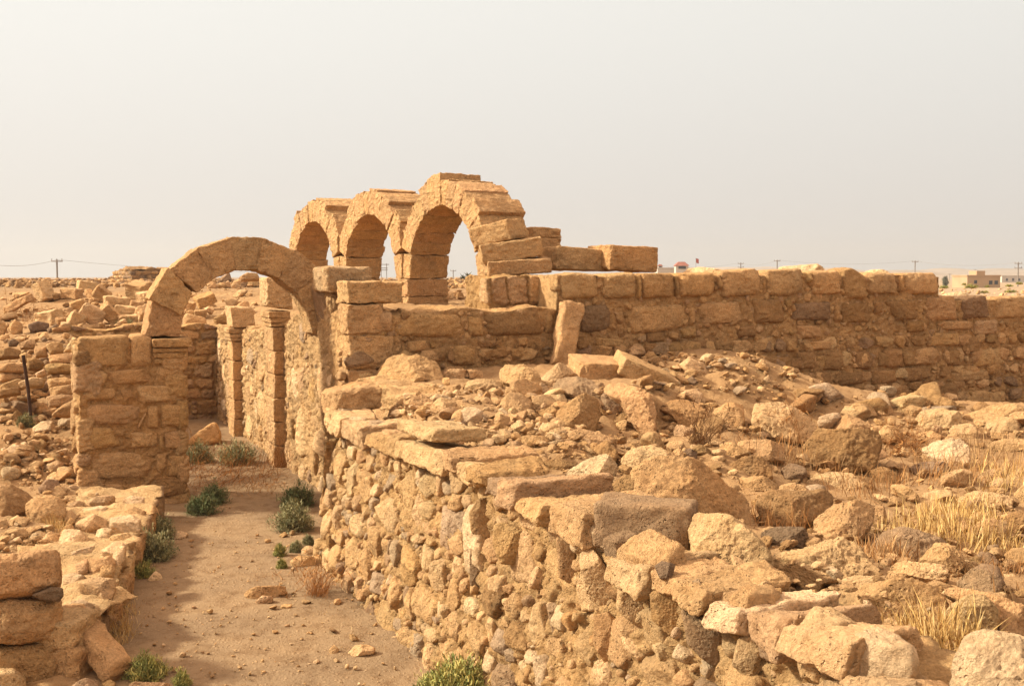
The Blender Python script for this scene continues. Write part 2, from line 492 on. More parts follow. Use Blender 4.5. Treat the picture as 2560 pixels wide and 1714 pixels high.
def rough_hex(corners, seed, rad=0.03, amp=0.018, n=14, fine=0.008):
    """a hewn block from its 8 corners (index bits i,j,k), with worn edges"""
    c8 = np.asarray(corners, dtype=np.float64)
    hx = 0.5 * np.array([np.linalg.norm(c8[4] - c8[0]), np.linalg.norm(c8[2] - c8[0]), np.linalg.norm(c8[1] - c8[0])])
    g = np.sin(np.linspace(-pi / 2, pi / 2, n + 1))
    vs, fs, off = [], [], 0
    A, B = np.meshgrid(g, g, indexing='ij')
    idx = np.arange((n + 1) ** 2).reshape(n + 1, n + 1)
    q = np.stack([idx[:-1, :-1], idx[1:, :-1], idx[1:, 1:], idx[:-1, 1:]], -1).reshape(-1, 4)
    for axis in range(3):
        for sgn in (-1, 1):
            P = np.zeros(((n + 1) ** 2, 3))
            P[:, axis] = sgn; P[:, (axis + 1) % 3] = A.ravel(); P[:, (axis + 2) % 3] = B.ravel()
            vs.append(P); fs.append((q if sgn > 0 else q[:, ::-1]) + off); off += len(P)
    P = np.concatenate(vs); Fc = np.concatenate(fs)
    key = np.round(P * 1e5).astype(np.int64)
    _, ui, inv = np.unique(key, axis=0, return_index=True, return_inverse=True)
    P = P[ui]; Fc = inv.reshape(-1)[Fc].astype(np.int32)
    rad = min(rad, 0.45 * hx.min())
    X = P * hx; inner = np.clip(X, -(hx - rad), hx - rad)
    dd = X - inner; ln = np.linalg.norm(dd, axis=1)[:, None]; dd = dd / np.maximum(ln, 1e-9)
    X = (inner + dd * rad) / hx
    w = (X + 1) / 2
    out = np.zeros_like(X)
    for b in range(8):
        i, j, k = (b >> 2) & 1, (b >> 1) & 1, b & 1
        ww = (w[:, 0] if i else 1 - w[:, 0]) * (w[:, 1] if j else 1 - w[:, 1]) * (w[:, 2] if k else 1 - w[:, 2])
        out += ww[:, None] * c8[b]
    for k in range(3):
        out[:, k] += fbm(out * 3.2 + seed * 1.7 + k * 31, 3, seed + k) * amp + fbm(out * 17 + seed + k * 11, 3, seed + 9 + k) * fine
    # chipped edges
    edge = (np.abs(P) > 0.8).sum(1) >= 2
    ctr = c8.mean(0)
    ch = np.clip(fbm(out * 6.0 + seed * 2.3, 2, seed + 40) - 0.08, 0, 1) * 0.12
    out = np.where(edge[:, None], out + (ctr - out) * ch[:, None], out)
    return out, Fc
def box_corners(c, ax, ay, az):
    """c centre, three half-axis vectors"""
    c = np.asarray(c); o = []
    for b in range(8):
        i, j, k = (b >> 2) & 1, (b >> 1) & 1, b & 1
        o.append(c + (2 * i - 1) * np.asarray(ax) + (2 * j - 1) * np.asarray(ay) + (2 * k - 1) * np.asarray(az))
    return o
def join(parts):
    vs, fs, o = [], [], 0
    for v, f in parts:
        vs.append(v); fs.append(np.asarray(f) + o); o += len(v)
    return np.concatenate(vs), np.concatenate(fs).astype(np.int32)

# ------------------------------------------------------------------ masonry walls
def wall(name, path, zbot, topf, thick, stones, parent, res=0.014, mortar=(0.40, 0.235, 0.098), batter=0.0, mamp=0.03,
         closed_back=True, seed=1, color_jit=0.1):
    """Face of a stone wall grown along a path (outward is to the right of travel): every stone bulges out of the mortar bed."""
    path = [np.asarray(p, dtype=float) for p in path]
    seg = [np.linalg.norm(path[i + 1] - path[i]) for i in range(len(path) - 1)]
    tot = sum(seg)
    na = int(tot / res) + 1
    a = np.linspace(0, tot, na)
    cum = np.concatenate([[0], np.cumsum(seg)])
    pos = np.stack([np.interp(a, cum, [p[k] for p in path]) for k in (0, 1)], -1)
    nor = np.zeros((na, 2))
    for i in range(len(seg)):
        d = (path[i + 1] - path[i])[:2] / seg[i]
        n = np.array([d[1], -d[0]])
        wgt = np.clip(np.minimum(a - cum[i], cum[i + 1] - a) / 0.05 + 1, 0, 1)
        if i == 0: wgt = np.where(a < cum[1] - 0.02, 1, wgt)
        nor += np.maximum(wgt, 0)[:, None] * n * ((a >= cum[i] - 0.05) & (a <= cum[i + 1] + 0.05))[:, None]
    nor /= np.linalg.norm(nor, axis=1)[:, None]
    tops = np.array([topf(x) for x in a])
    nz = int((tops.max() - zbot) / res) + 1
    tz = np.linspace(0, 1, nz)
    A = np.repeat(a[:, None], nz, 1)
    Z = zbot + (tops[:, None] - zbot) * tz[None, :]
    Pn = np.stack([A.ravel(), Z.ravel(), np.full(A.size, seed * 3.3)], -1)
    hgt = (fbm(Pn * [9, 9, 1], 5, seed, 0.6) * mamp).reshape(A.shape)
    col = np.ones(A.shape + (3,)) * np.array(mortar)
    w1 = (fbm(Pn * [5, 5, 1] + 9, 3, seed + 3)).reshape(A.shape); w2 = (fbm(Pn * [5, 5, 1] + 33, 3, seed + 4)).reshape(A.shape)
    rough = (fbm(Pn * [14, 14, 1] + 71, 4, seed + 8, 0.6, True)).reshape(A.shape)
    rng = random.Random(seed)
    dz_ = (tops - zbot) / max(nz - 1, 1)
    for S in stones:
        ca, cz, ra, rz, rot, ex, prot, tone = S
        m = max(ra, rz) * 1.25
        i0 = max(int((ca - m) / tot * (na - 1)), 0); i1 = min(int((ca + m) / tot * (na - 1)) + 2, na)
        if i1 <= i0: continue
        dzc = float(np.mean(dz_[i0:i1]))
        j0 = max(int((cz - m - zbot) / dzc) - 2, 0); j1 = min(int((cz + m - zbot) / dzc) + 3, nz)
        if j1 <= j0: continue
        sl = (slice(i0, i1), slice(j0, j1))
        wk = 0.16 * min(ra, rz) / 0.35
        x = A[sl] - ca + w1[sl] * wk; y = Z[sl] - cz + w2[sl] * wk
        cr, sr = cos(rot), sin(rot)
        xa, ya = (x * cr + y * sr) / ra, (-x * sr + y * cr) / rz
        rho = (np.abs(xa) ** ex + np.abs(ya) ** ex) ** (1 / ex)
        ed = np.clip((1 - rho) * min(ra, rz) / 0.020, 0, 1)
        prof = np.sqrt(1 - (1 - ed) ** 2) * 0.86 + 0.14 * np.clip(1 - rho ** 2, 0, 1)
        h = prot * prof + (xa * rng.uniform(-1, 1) + ya * rng.uniform(-1, 1)) * prot * 0.28 * ed + rough[sl] * 0.020 * ed
        h = np.where(rho < 1, h, -9)
        win = h > hgt[sl]
        hgt[sl] = np.where(win, h, hgt[sl])
        cc = np.array(jit(TONES[tone], rng, color_jit))
        blend = (win * np.clip(ed * 2.2, 0, 1))[..., None]
        col[sl] = col[sl] * (1 - blend) + cc * blend
    base = pos[:, None, :] - nor[:, None, :] * (batter * (Z - zbot))[:, :, None]
    XY = base + nor[:, None, :] * hgt[:, :, None]
    G = np.concatenate([XY, Z[:, :, None]], 2)
    # over the top and down the back
    extra = []
    nb = max(int(thick / 0.05), 4)
    for k in range(1, nb + 1):
        q = XY[:, -1, :] - nor * (thick * k / nb)
        bump = fbm(np.stack([q[:, 0] * 4, q[:, 1] * 4, np.full(na, seed * 1.1)], -1), 4, seed + 20) * 0.05
        extra.append(np.concatenate([q, (tops + bump)[:, None]], 1))
    if closed_back:
        q = extra[-1].copy(); free = np.ones(na, bool)      # no back sheet where two legs of the wall meet
        longest = int(np.argmax(seg))
        for i in range(len(seg)):
            if i != longest: free &= ~((a >= cum[i] - thick - .1) & (a <= cum[i + 1] + thick + .1))
        q[free, 2] = zbot; extra.append(q)
    G = np.concatenate([G, np.stack(extra, 1)], 1)
    nm = G.shape[1]
    colf = np.concatenate([col, np.repeat(np.array(mortar)[None, None, :] * 1.08, na, 0).repeat(len(extra), 1)], 1)
    idx = np.arange(na * nm).reshape(na, nm)
    q = np.stack([idx[:-1, :-1], idx[1:, :-1], idx[1:, 1:], idx[:-1, 1:]], -1).reshape(-1, 4)
    loc = np.array(parent.location) if parent is not None else np.array([pos[0, 0], pos[0, 1], zbot])
    return mesh_obj(name, G.reshape(-1, 3), q, M_MASON, parent, loc, vcol=colf.reshape(-1, 3))
def pack(a0, a1, z0, z1, sizes, rng, asp=(0.7, 1.6), tones='ttttolkgb', prot=(0.03, 0.075), rot=0.25, ex=(2.4, 4.0), blocked=()):
    """fills a face with stones, large ones first, without overlaps"""
    g = 0.02
    nx, nz = int((a1 - a0) / g), int((z1 - z0) / g)
    occ = np.zeros((nx, nz), bool)
    for (ca, cz, ra, rz) in blocked:
        i0, i1 = int((ca - ra - a0) / g), int((ca + ra - a0) / g); j0, j1 = int((cz - rz - z0) / g), int((cz + rz - z0) / g)
        occ[max(i0, 0):max(i1, 0), max(j0, 0):max(j1, 0)] = True
    out = []
    for size, tries in sizes:
        for _ in range(tries):
            s = size * rng.uniform(0.8, 1.25); k = math.sqrt(rng.uniform(*asp))
            ra, rz = s * k * 0.5, s / k * 0.5
            ca, cz = rng.uniform(a0, a1), rng.uniform(z0, z1)
            i0, i1 = int((ca - ra * .92 - a0) / g), int((ca + ra * .92 - a0) / g) + 1
            j0, j1 = int((cz - rz * .92 - z0) / g), int((cz + rz * .92 - z0) / g) + 1
            sub = occ[max(i0, 0):max(i1, 0), max(j0, 0):max(j1, 0)]
            if sub.size == 0 or sub.mean() > 0.045: continue
            occ[max(i0, 0):max(i1, 0), max(j0, 0):max(j1, 0)] = True
            out.append((ca, cz, ra * 1.06, rz * 1.06, rng.gauss(0, rot), rng.uniform(*ex), rng.uniform(*prot), rng.choice(tones)))
    return out
def courses(a0, a1, z0, z1, hs, ws, rng, tones='ttoobkg', prot=(0.03, 0.06), ex=(3.2, 6), chink=0.25):
    out = []; z = z1
    while z > z0:
        h = rng.uniform(*hs); a = a0 + rng.uniform(-0.3, 0)
        while a < a1:
            w = rng.uniform(*ws)
            if rng.random() < chink:
                n = rng.choice((1, 2, 3)); cw = rng.uniform(0.06, 0.12)
                for k in range(n):
                    out.append((a + cw / 2, z - h * (k + .5) / n, cw * .5, h / n * .46, rng.gauss(0, .15), 2.6, rng.uniform(*prot) * .8, rng.choice(tones)))
                a += cw + 0.02
            hh = h * rng.uniform(0.82, 1.0)
            out.append((a + w / 2, z - h / 2 + rng.uniform(-.015, .015), w * .49, hh * .49, rng.gauss(0, .04), rng.uniform(*ex), rng.uniform(*prot), rng.choice(tones)))
            a += w + 0.025
        z -= h + 0.02
    return out

def face_stones(lst, O, H, N, parent, seed, keep=None, single=70, D0=.10, batter=0.0, name="face_stone", jitc=.12, rise=0.0):
    """every stone of a wall face as its own bulging body set in the mortar; the largest are parts of their own"""
    rng = random.Random(seed); items = []
    Z1 = np.array([0, 0, 1.0])
    for (ca, cz, ra, rz, rot, ex, prot, tone) in lst:
        if keep and not keep(ca, cz, ra, rz): continue
        items.append((ra * rz, ca, cz, ra, rz, rot, ex, prot, tone))
    items.sort(key=lambda q: -q[0])
    vs, fs, cs, off = [], [], [], 0
    for i, (_, ca, cz, ra, rz, rot, ex, prot, tone) in enumerate(items):
        n = rng.choice((5, 6, 6, 7, 8)); ph = rng.uniform(0, 6.28); poly = []
        for k in range(n):
            t = ph + 2 * pi * (k + rng.uniform(-.28, .28)) / n
            r = (abs(cos(t)) ** ex + abs(sin(t)) ** ex) ** (-1 / ex) * rng.uniform(.84, 1.04)
            x, y = r * cos(t) * ra, r * sin(t) * rz
            poly.append((x * cos(rot) - y * sin(rot), x * sin(rot) + y * cos(rot)))
        D = D0 * rng.uniform(.8, 1.2)
        tn, tz = rng.gauss(0, .12), rng.gauss(0, .12)
        Nn = N + H * tn + Z1 * tz; Nn /= np.linalg.norm(Nn)
        Hh = H - Nn * (H @ Nn); Hh /= np.linalg.norm(Hh); Kk = np.cross(Hh, Nn); Kk = Kk if Kk[2] > 0 else -Kk
        c = O + H * ca + Z1 * cz + N * (batter * (cz + rise))
        big = max(ra, rz)
        v, f = outline_rock(poly, Hh, Kk, Nn, c, D, seed * 1000 + i, e=5.5, cuts=5, lo=.72, hi=.95, amp=.025, fine=.035,
                            level=5 if big > .13 else 4 if big > .045 else 3, push=1 - prot / D)
        col = jit(TONES[tone], rng, jitc)
        if i < single: mesh_obj(name, v, f, M_STONE, parent, np.array(parent.location), col)
        else:
            vs.append(v); fs.append(f + off); off += len(v); cs.append(np.repeat(np.array(col)[None], len(v), 0))
    if vs:
        o = mesh_obj("small_stones", np.concatenate(vs), np.concatenate(fs).astype(np.int32), M_MASON, parent, np.array(parent.location), vcol=np.concatenate(cs))
        o["kind"] = "stuff"

def ground(pxx, pyy, default=None):
    d = ray(pxx, pyy)
    Y = np.concatenate([np.arange(2.2, 32, 0.15), np.arange(32, 150, 1.0)])
    for _ in range(2):
        P = CAM[None, :] + d[None, :] * (Y / d[1])[:, None]
        below = P[:, 2] <= zt(P[:, 0], P[:, 1])
        i = int(np.argmax(below))
        if not below[i]:
            return at(pxx, pyy, default or 30.0)
        if i == 0: return P[0]
        Y = np.linspace(Y[i - 1], Y[i], 12)
    return P[i]

# ================================================================== SETTING: one ground sheet to the horizon
def axis_pts(lo, hi, step, far, grow=1.22):
    mid = list(np.arange(lo, hi + 1e-6, step)); a, b = [], []
    k, x = step, lo
    while x > -far: k *= grow; x -= k; a.append(x)
    k, x = step, hi
    while x < far: k *= grow; x += k; b.append(x)
    return np.array(a[::-1] + mid + b)
gx = axis_pts(-11, 11, 0.055, 1300); gy = axis_pts(2.4, 34, 0.06, 1950)
gy = gy[gy > -14]
GX, GY = np.meshgrid(gx, gy, indexing='ij')
zb = zt(GX.ravel(), GY.ravel())
s_, t_ = to_st(GX.ravel(), GY.ravel())
inpath = sstep(-0.25, 0.15, -zb + 0.12) * sstep(-2.6, -2.2, t_) * (1 - sstep(1.0, 1.3, t_))
p3 = np.stack([GX.ravel(), GY.ravel(), np.zeros(GX.size)], -1)
rough = 1 - 0.72 * inpath
n1 = -0.03 + fbm(p3 * 1.3, 4, 3) * 0.05 + fbm(p3 * 5.1, 4, 5, 0.6, True) * 0.035 + fbm(p3 * 15, 3, 9, 0.6) * 0.016
n1 = n1 * rough
n1 += sstep(34, 60, GY.ravel()) * (1 - sstep(160, 300, GY.ravel())) * fbm(p3 * 0.35, 4, 21) * 0.16
far_flat = 1 - sstep(250, 500, np.hypot(GX.ravel(), GY.ravel()))
zb = zb + n1 * far_flat
cpath = np.array([0.235, 0.156, 0.088]); crub = np.array([0.30, 0.180, 0.086]); cfar = np.array([0.31, 0.22, 0.135])
hillk = 1 - sstep(-0.02, 0.09, GX.ravel() / np.maximum(GY.ravel(), 1))
kf = sstep(28, 45, GY.ravel())[:, None]
gc = crub + (cpath - crub) * inpath[:, None]
gc = gc + ((np.array([0.24, 0.15, 0.075]) * hillk[:, None] + cfar * (1 - hillk[:, None])) - gc) * kf
idx = np.arange(GX.size).reshape(GX.shape)
q = np.stack([idx[:-1, :-1], idx[1:, :-1], idx[1:, 1:], idx[:-1, 1:]], -1).reshape(-1, 4)
tag(mesh_obj("ground", np.stack([GX.ravel(), GY.ravel(), zb], -1), q, M_GROUND, vcol=gc), kind="structure")
# distant hills
hx = np.linspace(-1500, 1500, 260); hy = np.linspace(1500, 2400, 24)
HX, HY = np.meshgrid(hx, hy, indexing='ij')
pr = np.clip(fbm(np.stack([HX.ravel() / 420, HY.ravel() / 900, np.zeros(HX.size)], -1), 4, 77) + 0.45, 0.1, 2).reshape(HX.shape)
HZ = 27 * pr * sstep(1500, 1850, HY) * sstep(-300, 500, HX) + 0.3
idx = np.arange(HX.size).reshape(HX.shape)
q = np.stack([idx[:-1, :-1], idx[1:, :-1], idx[1:, 1:], idx[:-1, 1:]], -1).reshape(-1, 4)
M_HILL = plain_mat("hill_earth", (0.30, 0.21, 0.13), 1.0, 0.2, 0.01)
tag(mesh_obj("hills", np.stack([HX.ravel(), HY.ravel(), HZ.ravel()], -1), q, M_HILL), kind="structure")

RNG = random.Random(11)
# ================================================================== foreground rubble wall
w1 = empty("rubble_wall", st(-2, 0.3, 0), "long low wall of rough mortared rubble running from the lower right corner to the passage", "wall")
L1 = 11.6
blk = pack(0, 0.9, -0.1, 1.5, [(0.3, 60), (0.16, 200)], RNG)
wall("masonry", [st(0, 0.9), st(0, 0), st(-L1, 0)], -0.12, lambda a: 1.44 + 0.03 * sin(a * 3), 0.42, blk, w1, res=0.014,
     mortar=(0.46, 0.282, 0.128), batter=0.13, mamp=0.05, seed=4)
blk = pack(0.0, 8.7, -0.12, 1.50, [(0.34, 70), (0.26, 420), (0.19, 1700), (0.135, 5200), (0.09, 11000), (0.06, 14000), (.042, 9000)], RNG,
           asp=(0.6, 1.9), tones='tttttttlllllltoptkgzlzbpl', prot=(0.012, 0.062), rot=0.13, ex=(3.5, 9))
face_stones(blk, st(0, -0.02), -U, V, w1, 4, batter=.13, rise=.12)
def on_w1(a, b): return hitplane(a, b, st(0, 0.13), V)
AZ2 = np.array([0, 0, 1.0])
COPH = [  # front-face top left, top right, bottom (all on the wall's face), depth of the block
 ('5', 160,462, 222,480, 600, .5, 'l'), ('5', 224,480, 290,530, 650, .45, 'l'), ('5', 292,532, 430,600, 700, .5, 'l'), ('5', 440,618, 655,650, 750, .5, 'o'),
 ('5', 658,664, 960,745, 830, .45, 'l'), ('5', 668,540, 885,612, 660, .45, 'l'), ('5', 966,715, 1040,800, 890, .75, 't'), ('5', 1044,800, 1148,850, 945, .6, 'l'), ('5', 1152,835, 1238,900, 965, .5, 'o'),
 ('5', 1238,905, 1362,935, 1060, .55, 'g'), ('5', 1366,915, 1452,940, 1125, .7, 'k'), ('5', 1456,1035, 1640,1085, 1185, .6, 't'), ('5', 1655,1075, 1890,1135, 1330, .6, 't'),
 ('8', -150,470, 100,500, 660, .5, 'l'), ('8', 110,520, 285,600, 690, .4, 't'), ('8', 288,605, 455,660, 780, .55, 't'), ('8', 460,690, 688,780, 900, .6, 'p'), ('8', 692,780, 925,860, 1040, .6, 'k'),
 ('8', 930,850, 1345,915, 1150, .40, 'l'), ('8', 1100,1195, 1340,1215, 1310, .4, 'l'), ('8', 1345,1195, 1680,1205, 1330, .32, 'l')]
for i, (zm, xa, ya, xb, yb, yl, dep, tone) in enumerate(COPH):
    (a0, b0), (a1, b1), (_, b2) = px(zm, [(xa, ya), (xb, yb), (xa, yl)])
    FP = st(0, 0.15)
    q0, q1 = hitplane(a0, b0, FP, V), hitplane(a1, b1, FP, V)
    s0, s1 = to_st(q0[0], q0[1])[0], to_st(q1[0], q1[1])[0]
    zl = hitplane((a0 + a1) / 2, b2, FP, V)[2]
    rr = random.Random(1200 + i); tf = .085 + rr.uniform(-.03, .03)
    z0_, z1_ = (q0[2] + rr.uniform(-.02, .02)), (q1[2] + rr.uniform(-.02, .02))
    j = lambda a=.03: rr.uniform(-a, a)
    g_ = .006
    cs = [st(s0 - g_, tf - .03 + j(), zl + j()), st(s0 - g_ + j(), tf + j(), z0_), st(s1 + g_, tf - .03 + j(), zl + j()), st(s1 + g_ + j(), tf + j(), z1_),
          st(s0 - g_ + j(), tf + dep + j(.06), zl), st(s0 - g_ + j(.05), tf + dep + j(.08), z0_ + j(.05)), st(s1 + g_ + j(), tf + dep + j(.06), zl), st(s1 + g_ + j(.05), tf + dep + j(.08), z1_ + j(.05))]
    v, f = rough_hex(cs, 1300 + i, .024, .016, 44, .012)
    mesh_obj("coping_stone", v, f, M_STONE, w1, np.array(w1.location), jit(TONES[tone], rr, .07))
v, f = rough_hex(box_corners(st(.05, .40, 1.70), V * .27 + AZ2 * .03, U * .30, AZ2 * .12), 1290, .05, .05, 34, .014)
mesh_obj("coping_stone", v, f, M_STONE, w1, np.array(w1.location), jit(TAN, RNG, .05))
COP1 = [
 # larger face stones seen just under the top
 ('7', [(1075,440),(1130,350),(1200,340),(1240,400),(1230,570),(1180,620),(1090,560)], 't', 5),
 ('7', [(1235,520),(1300,510),(1480,560),(1540,700),(1450,780),(1280,760),(1230,660)], 'o', 5),
 ('7', [(1640,600),(1740,590),(1780,680),(1780,900),(1660,850)], 't', 5),
 ('7', [(1790,700),(1890,690),(2040,900),(2020,1080),(1860,1000),(1800,860)], 'l', 5),
 ('7', [(2050,890),(2190,920),(2260,1020),(2250,1190),(2120,1140),(2030,1060)], 'l', 5),
 ('7', [(1570,1010),(1680,1010),(1720,1200),(1700,1310),(1620,1240)], 'g', 5),
 ('7', [(1890,1110),(1980,1090),(2090,1180),(2080,1290),(1960,1420),(1880,1290)], 'o', 5),
 ('8', [(250,790),(330,820),(540,920),(560,1000),(510,1140),(420,1110),(290,1010)], 'g', 6),
 ('8', [(560,1130),(600,970),(680,950),(770,1010),(760,1120),(690,1240)], 'l', 6),
 ('8', [(60,700),(160,640),(275,640),(275,800),(280,990),(200,960),(70,850)], 'o', 6),
 ('8', [(285,640),(360,600),(420,740),(400,790),(300,780)], 'g', 10),
 ('8', [(70,1000),(160,970),(230,1010),(230,1070),(120,1080)], 'l', 30),
 ('7', [(1190,870),(1300,840),(1440,880),(1400,1010),(1330,1060),(1200,960)], 'l', 5),
 ('7', [(1080,680),(1190,640),(1230,720),(1220,830),(1180,930),(1080,900)], 'g', 5),
 ('7', [(510,720),(590,690),(610,860),(560,860),(520,820)], 'l', 5),
 ('7', [(775,1200),(880,1170),(950,1230),(930,1460),(860,1480),(790,1380)], 't', 5),
 ('7', [(1190,1210),(1290,1180),(1360,1260),(1320,1400),(1220,1360)], 'l', 5),
 ('7', [(1310,1330),(1430,1270),(1490,1340),(1440,1470),(1340,1470)], 'l', 5),
 ('7', [(2060,1230),(2230,1290),(2270,1350),(2180,1390),(2080,1320)], 'l', 20),
]
for i, (zm, pts, tone, lean) in enumerate(COP1):
    face = lean <= 6
    seen_rock("face_stone" if face else "coping_stone", px(zm, pts), tone=tone, contact=on_w1, lean=lean if not face else 4,
              seed=100 + i, parent=w1, dk=0.24 if face else 0.5, e=4.2, cuts=5, sink=0.04 if face else 0.10,
              push=0.75 if face else 0.5, amp=0.035)

# ================================================================== passage wall with pilasters
w2 = empty("passage_wall", st(6, 1.4, 0), "tall sunlit wall with square pilasters along the right side of the passage", "wall")
def w2top(a):
    s = 12.6 - a
    return float(np.interp(s, [-.2, 2.0, 2.05, 2.9, 3.0, 4.5, 4.7, 5.6, 7.2, 7.6, 10, 12.6], [1.66, 1.72, 1.6, 1.6, 2.84, 2.84, 2.5, 2.28, 2.18, 2.05, 2.02, 1.92]) + 0.03 * sin(a * 7) + .02 * sin(a * 17))
blk = pack(0, 12.7, -0.1, 2.9, [(0.56, 200), (0.42, 900), (0.28, 2500), (0.17, 5000), (0.10, 8000)], RNG,
           asp=(0.55, 1.6), tones='ttttllloktglzp', prot=(0.012, 0.05), rot=0.05, ex=(4, 9))
wall("masonry", [st(12.6, 1.0), st(-0.1, 1.0)], -0.1, w2top, 0.7, [], w2, res=0.02, mortar=(0.48, 0.30, 0.145), seed=6, mamp=0.04)
face_stones(blk, st(12.6, 1.0), -U, V, w2, 6, keep=lambda ca, cz, ra, rz: cz + rz * .7 < w2top(ca), single=60)
def stack_blocks(name, parent, s0, s1, t0, t1, z0, z1, n, seed, tone='t', mat=M_STONE):
    rng = random.Random(seed); zs = np.linspace(z0, z1, n + 1); parts = []
    for k in range(n):
        j = lambda a=0.012: rng.uniform(-a, a)
        za, zb_ = zs[k] + (0.004 if k else 0), zs[k + 1] - 0.004
        c = box_corners(st((s0 + s1) / 2 + j(), (t0 + t1) / 2 + j(), (za + zb_) / 2), V * ((t1 - t0) / 2), U * ((s1 - s0) / 2), np.array([0, 0, (zb_ - za) / 2]))
        parts.append(rough_hex(c, seed * 13 + k, rad=0.02, amp=0.012, n=16))
    v, f = join(parts)
    return mesh_obj(name, v, f, mat, parent, np.array(parent.location), jit(TONES[tone], rng, 0.05))
for (sa, sb, ztop, n, seed, springer) in ((5.84, 6.44, 2.20, 6, 31, 1), (9.39, 9.92, 1.78, 5, 32, 2)):
    stack_blocks("pilaster", w2, sa, sb, 0.82, 1.12, -0.05, ztop, n, seed)
    cp = [rough_hex(box_corners(st((sa + sb) / 2, 0.95 - k * 0.012, ztop + z + h / 2), V * (0.155 + k * 0.008), U * ((sb - sa) / 2 + k * 0.006), np.array([0, 0, h / 2])), seed + k, 0.014, 0.007, 12)
          for k, (z, h) in enumerate(((0.004, 0.06), (0.066, 0.08), (0.148, 0.10)))]
    v, f = join(cp)
    mesh_obj("capital", v, f, M_STONE, w2, np.array(w2.location), TAN)
    z0 = ztop + 0.26
    if springer == 1:   # leaning springer of a fallen arch
        a, b = sa + 0.02, sb - 0.02
        c = [st(a, 0.74, z0 + .06), st(a, 0.72, z0 + .52), st(b, 0.74, z0 + .06), st(b, 0.72, z0 + .52), st(a, 1.15, z0), st(a, 1.12, z0 + .50), st(b, 1.15, z0), st(b, 1.12, z0 + .5)]
    else:
        a, b = sa - 0.05, sb + 0.05
        c = [st(a, 0.82, z0), st(a, 0.79, z0 + .40), st(b, 0.82, z0), st(b, 0.79, z0 + .40), st(a, 1.25, z0), st(a, 1.2, z0 + .36), st(b, 1.25, z0), st(b, 1.2, z0 + .36)]
    v, f = rough_hex(c, seed + 7, 0.03, 0.015, 18)
    mesh_obj("springer", v, f, M_STONE, w2, np.array(w2.location), LIGHT)
# end wall of the passage
we = empty("end_wall", st(12.7, 0, 0), "shaded rough stone wall closing the far end of the passage", "wall")
blk = courses(0, 3.4, -.1, 2.1, (0.16, 0.3), (0.2, 0.5), RNG, tones='btogk')
wall("masonry", [st(12.25, -2.2), st(12.25, 1.1)], -0.1, lambda a: 1.95 + .06 * sin(a * 5), 0.6, blk, we, res=0.02, seed=9)

# ================================================================== long ashlar wall facing the viewer
w3 = empty("ashlar_wall", st(2.4, 6, 0), "long wall of squared mortared blocks in shade behind the boulder field", "wall")
W3P = st(2.13, 0)
AZ_ = np.array([0, 0, 1.0])
def w3t(a): return to_st(*hitplane(a, 690, W3P, U)[:2])[1]
T_A, T_B, T_C = w3t(1397), w3t(2345), w3t(1005)
def w3top(a):
    t = 1.0 + a - 0.82
    if t < T_C: return float(np.interp(t, [0.1, 1.0, T_C], [2.50, 2.50, 2.50])) + 0.02 * sin(a * 11)
    if t < T_A - 0.02: return 2.55 + 0.03 * sin(a * 6)
    if t < T_B + 0.02: return 3.0 + 0.015 * sin(a * 4)
    return 2.60
LEN3 = 14.5
low = courses(1.0, LEN3 - 1, 0.2, 2.06, (0.19, 0.29), (0.18, 0.44), RNG, tones='ttttoobgbtl', prot=(0.015, 0.055), ex=(4, 9), chink=0.5)
wall("masonry", [st(2.95, 0.985), st(2.13, 0.985), st(2.13, LEN3)], 0.15, w3top, 0.95, [], w3, res=0.02,
     mortar=(0.44, 0.262, 0.118), seed=14, mamp=0.03)
low += pack(1.0, LEN3 - 1, 2.05, 2.98, [(0.11, 500), (0.075, 1500), (.05, 2500)], RNG, tones='tokbt', prot=(0.008, 0.02))
low += pack(1.0, LEN3 - 1, 0.6, 2.06, [(0.06, 2500), (.045, 2500)], RNG, tones='tokbt', prot=(0.008, 0.02))
def w3keep(ca, cz, ra, rz):
    return cz + rz * .7 < w3top(ca - 1.0 + .82)
face_stones(low, st(2.105, 0), V, U, w3, 14, keep=w3keep, single=0)
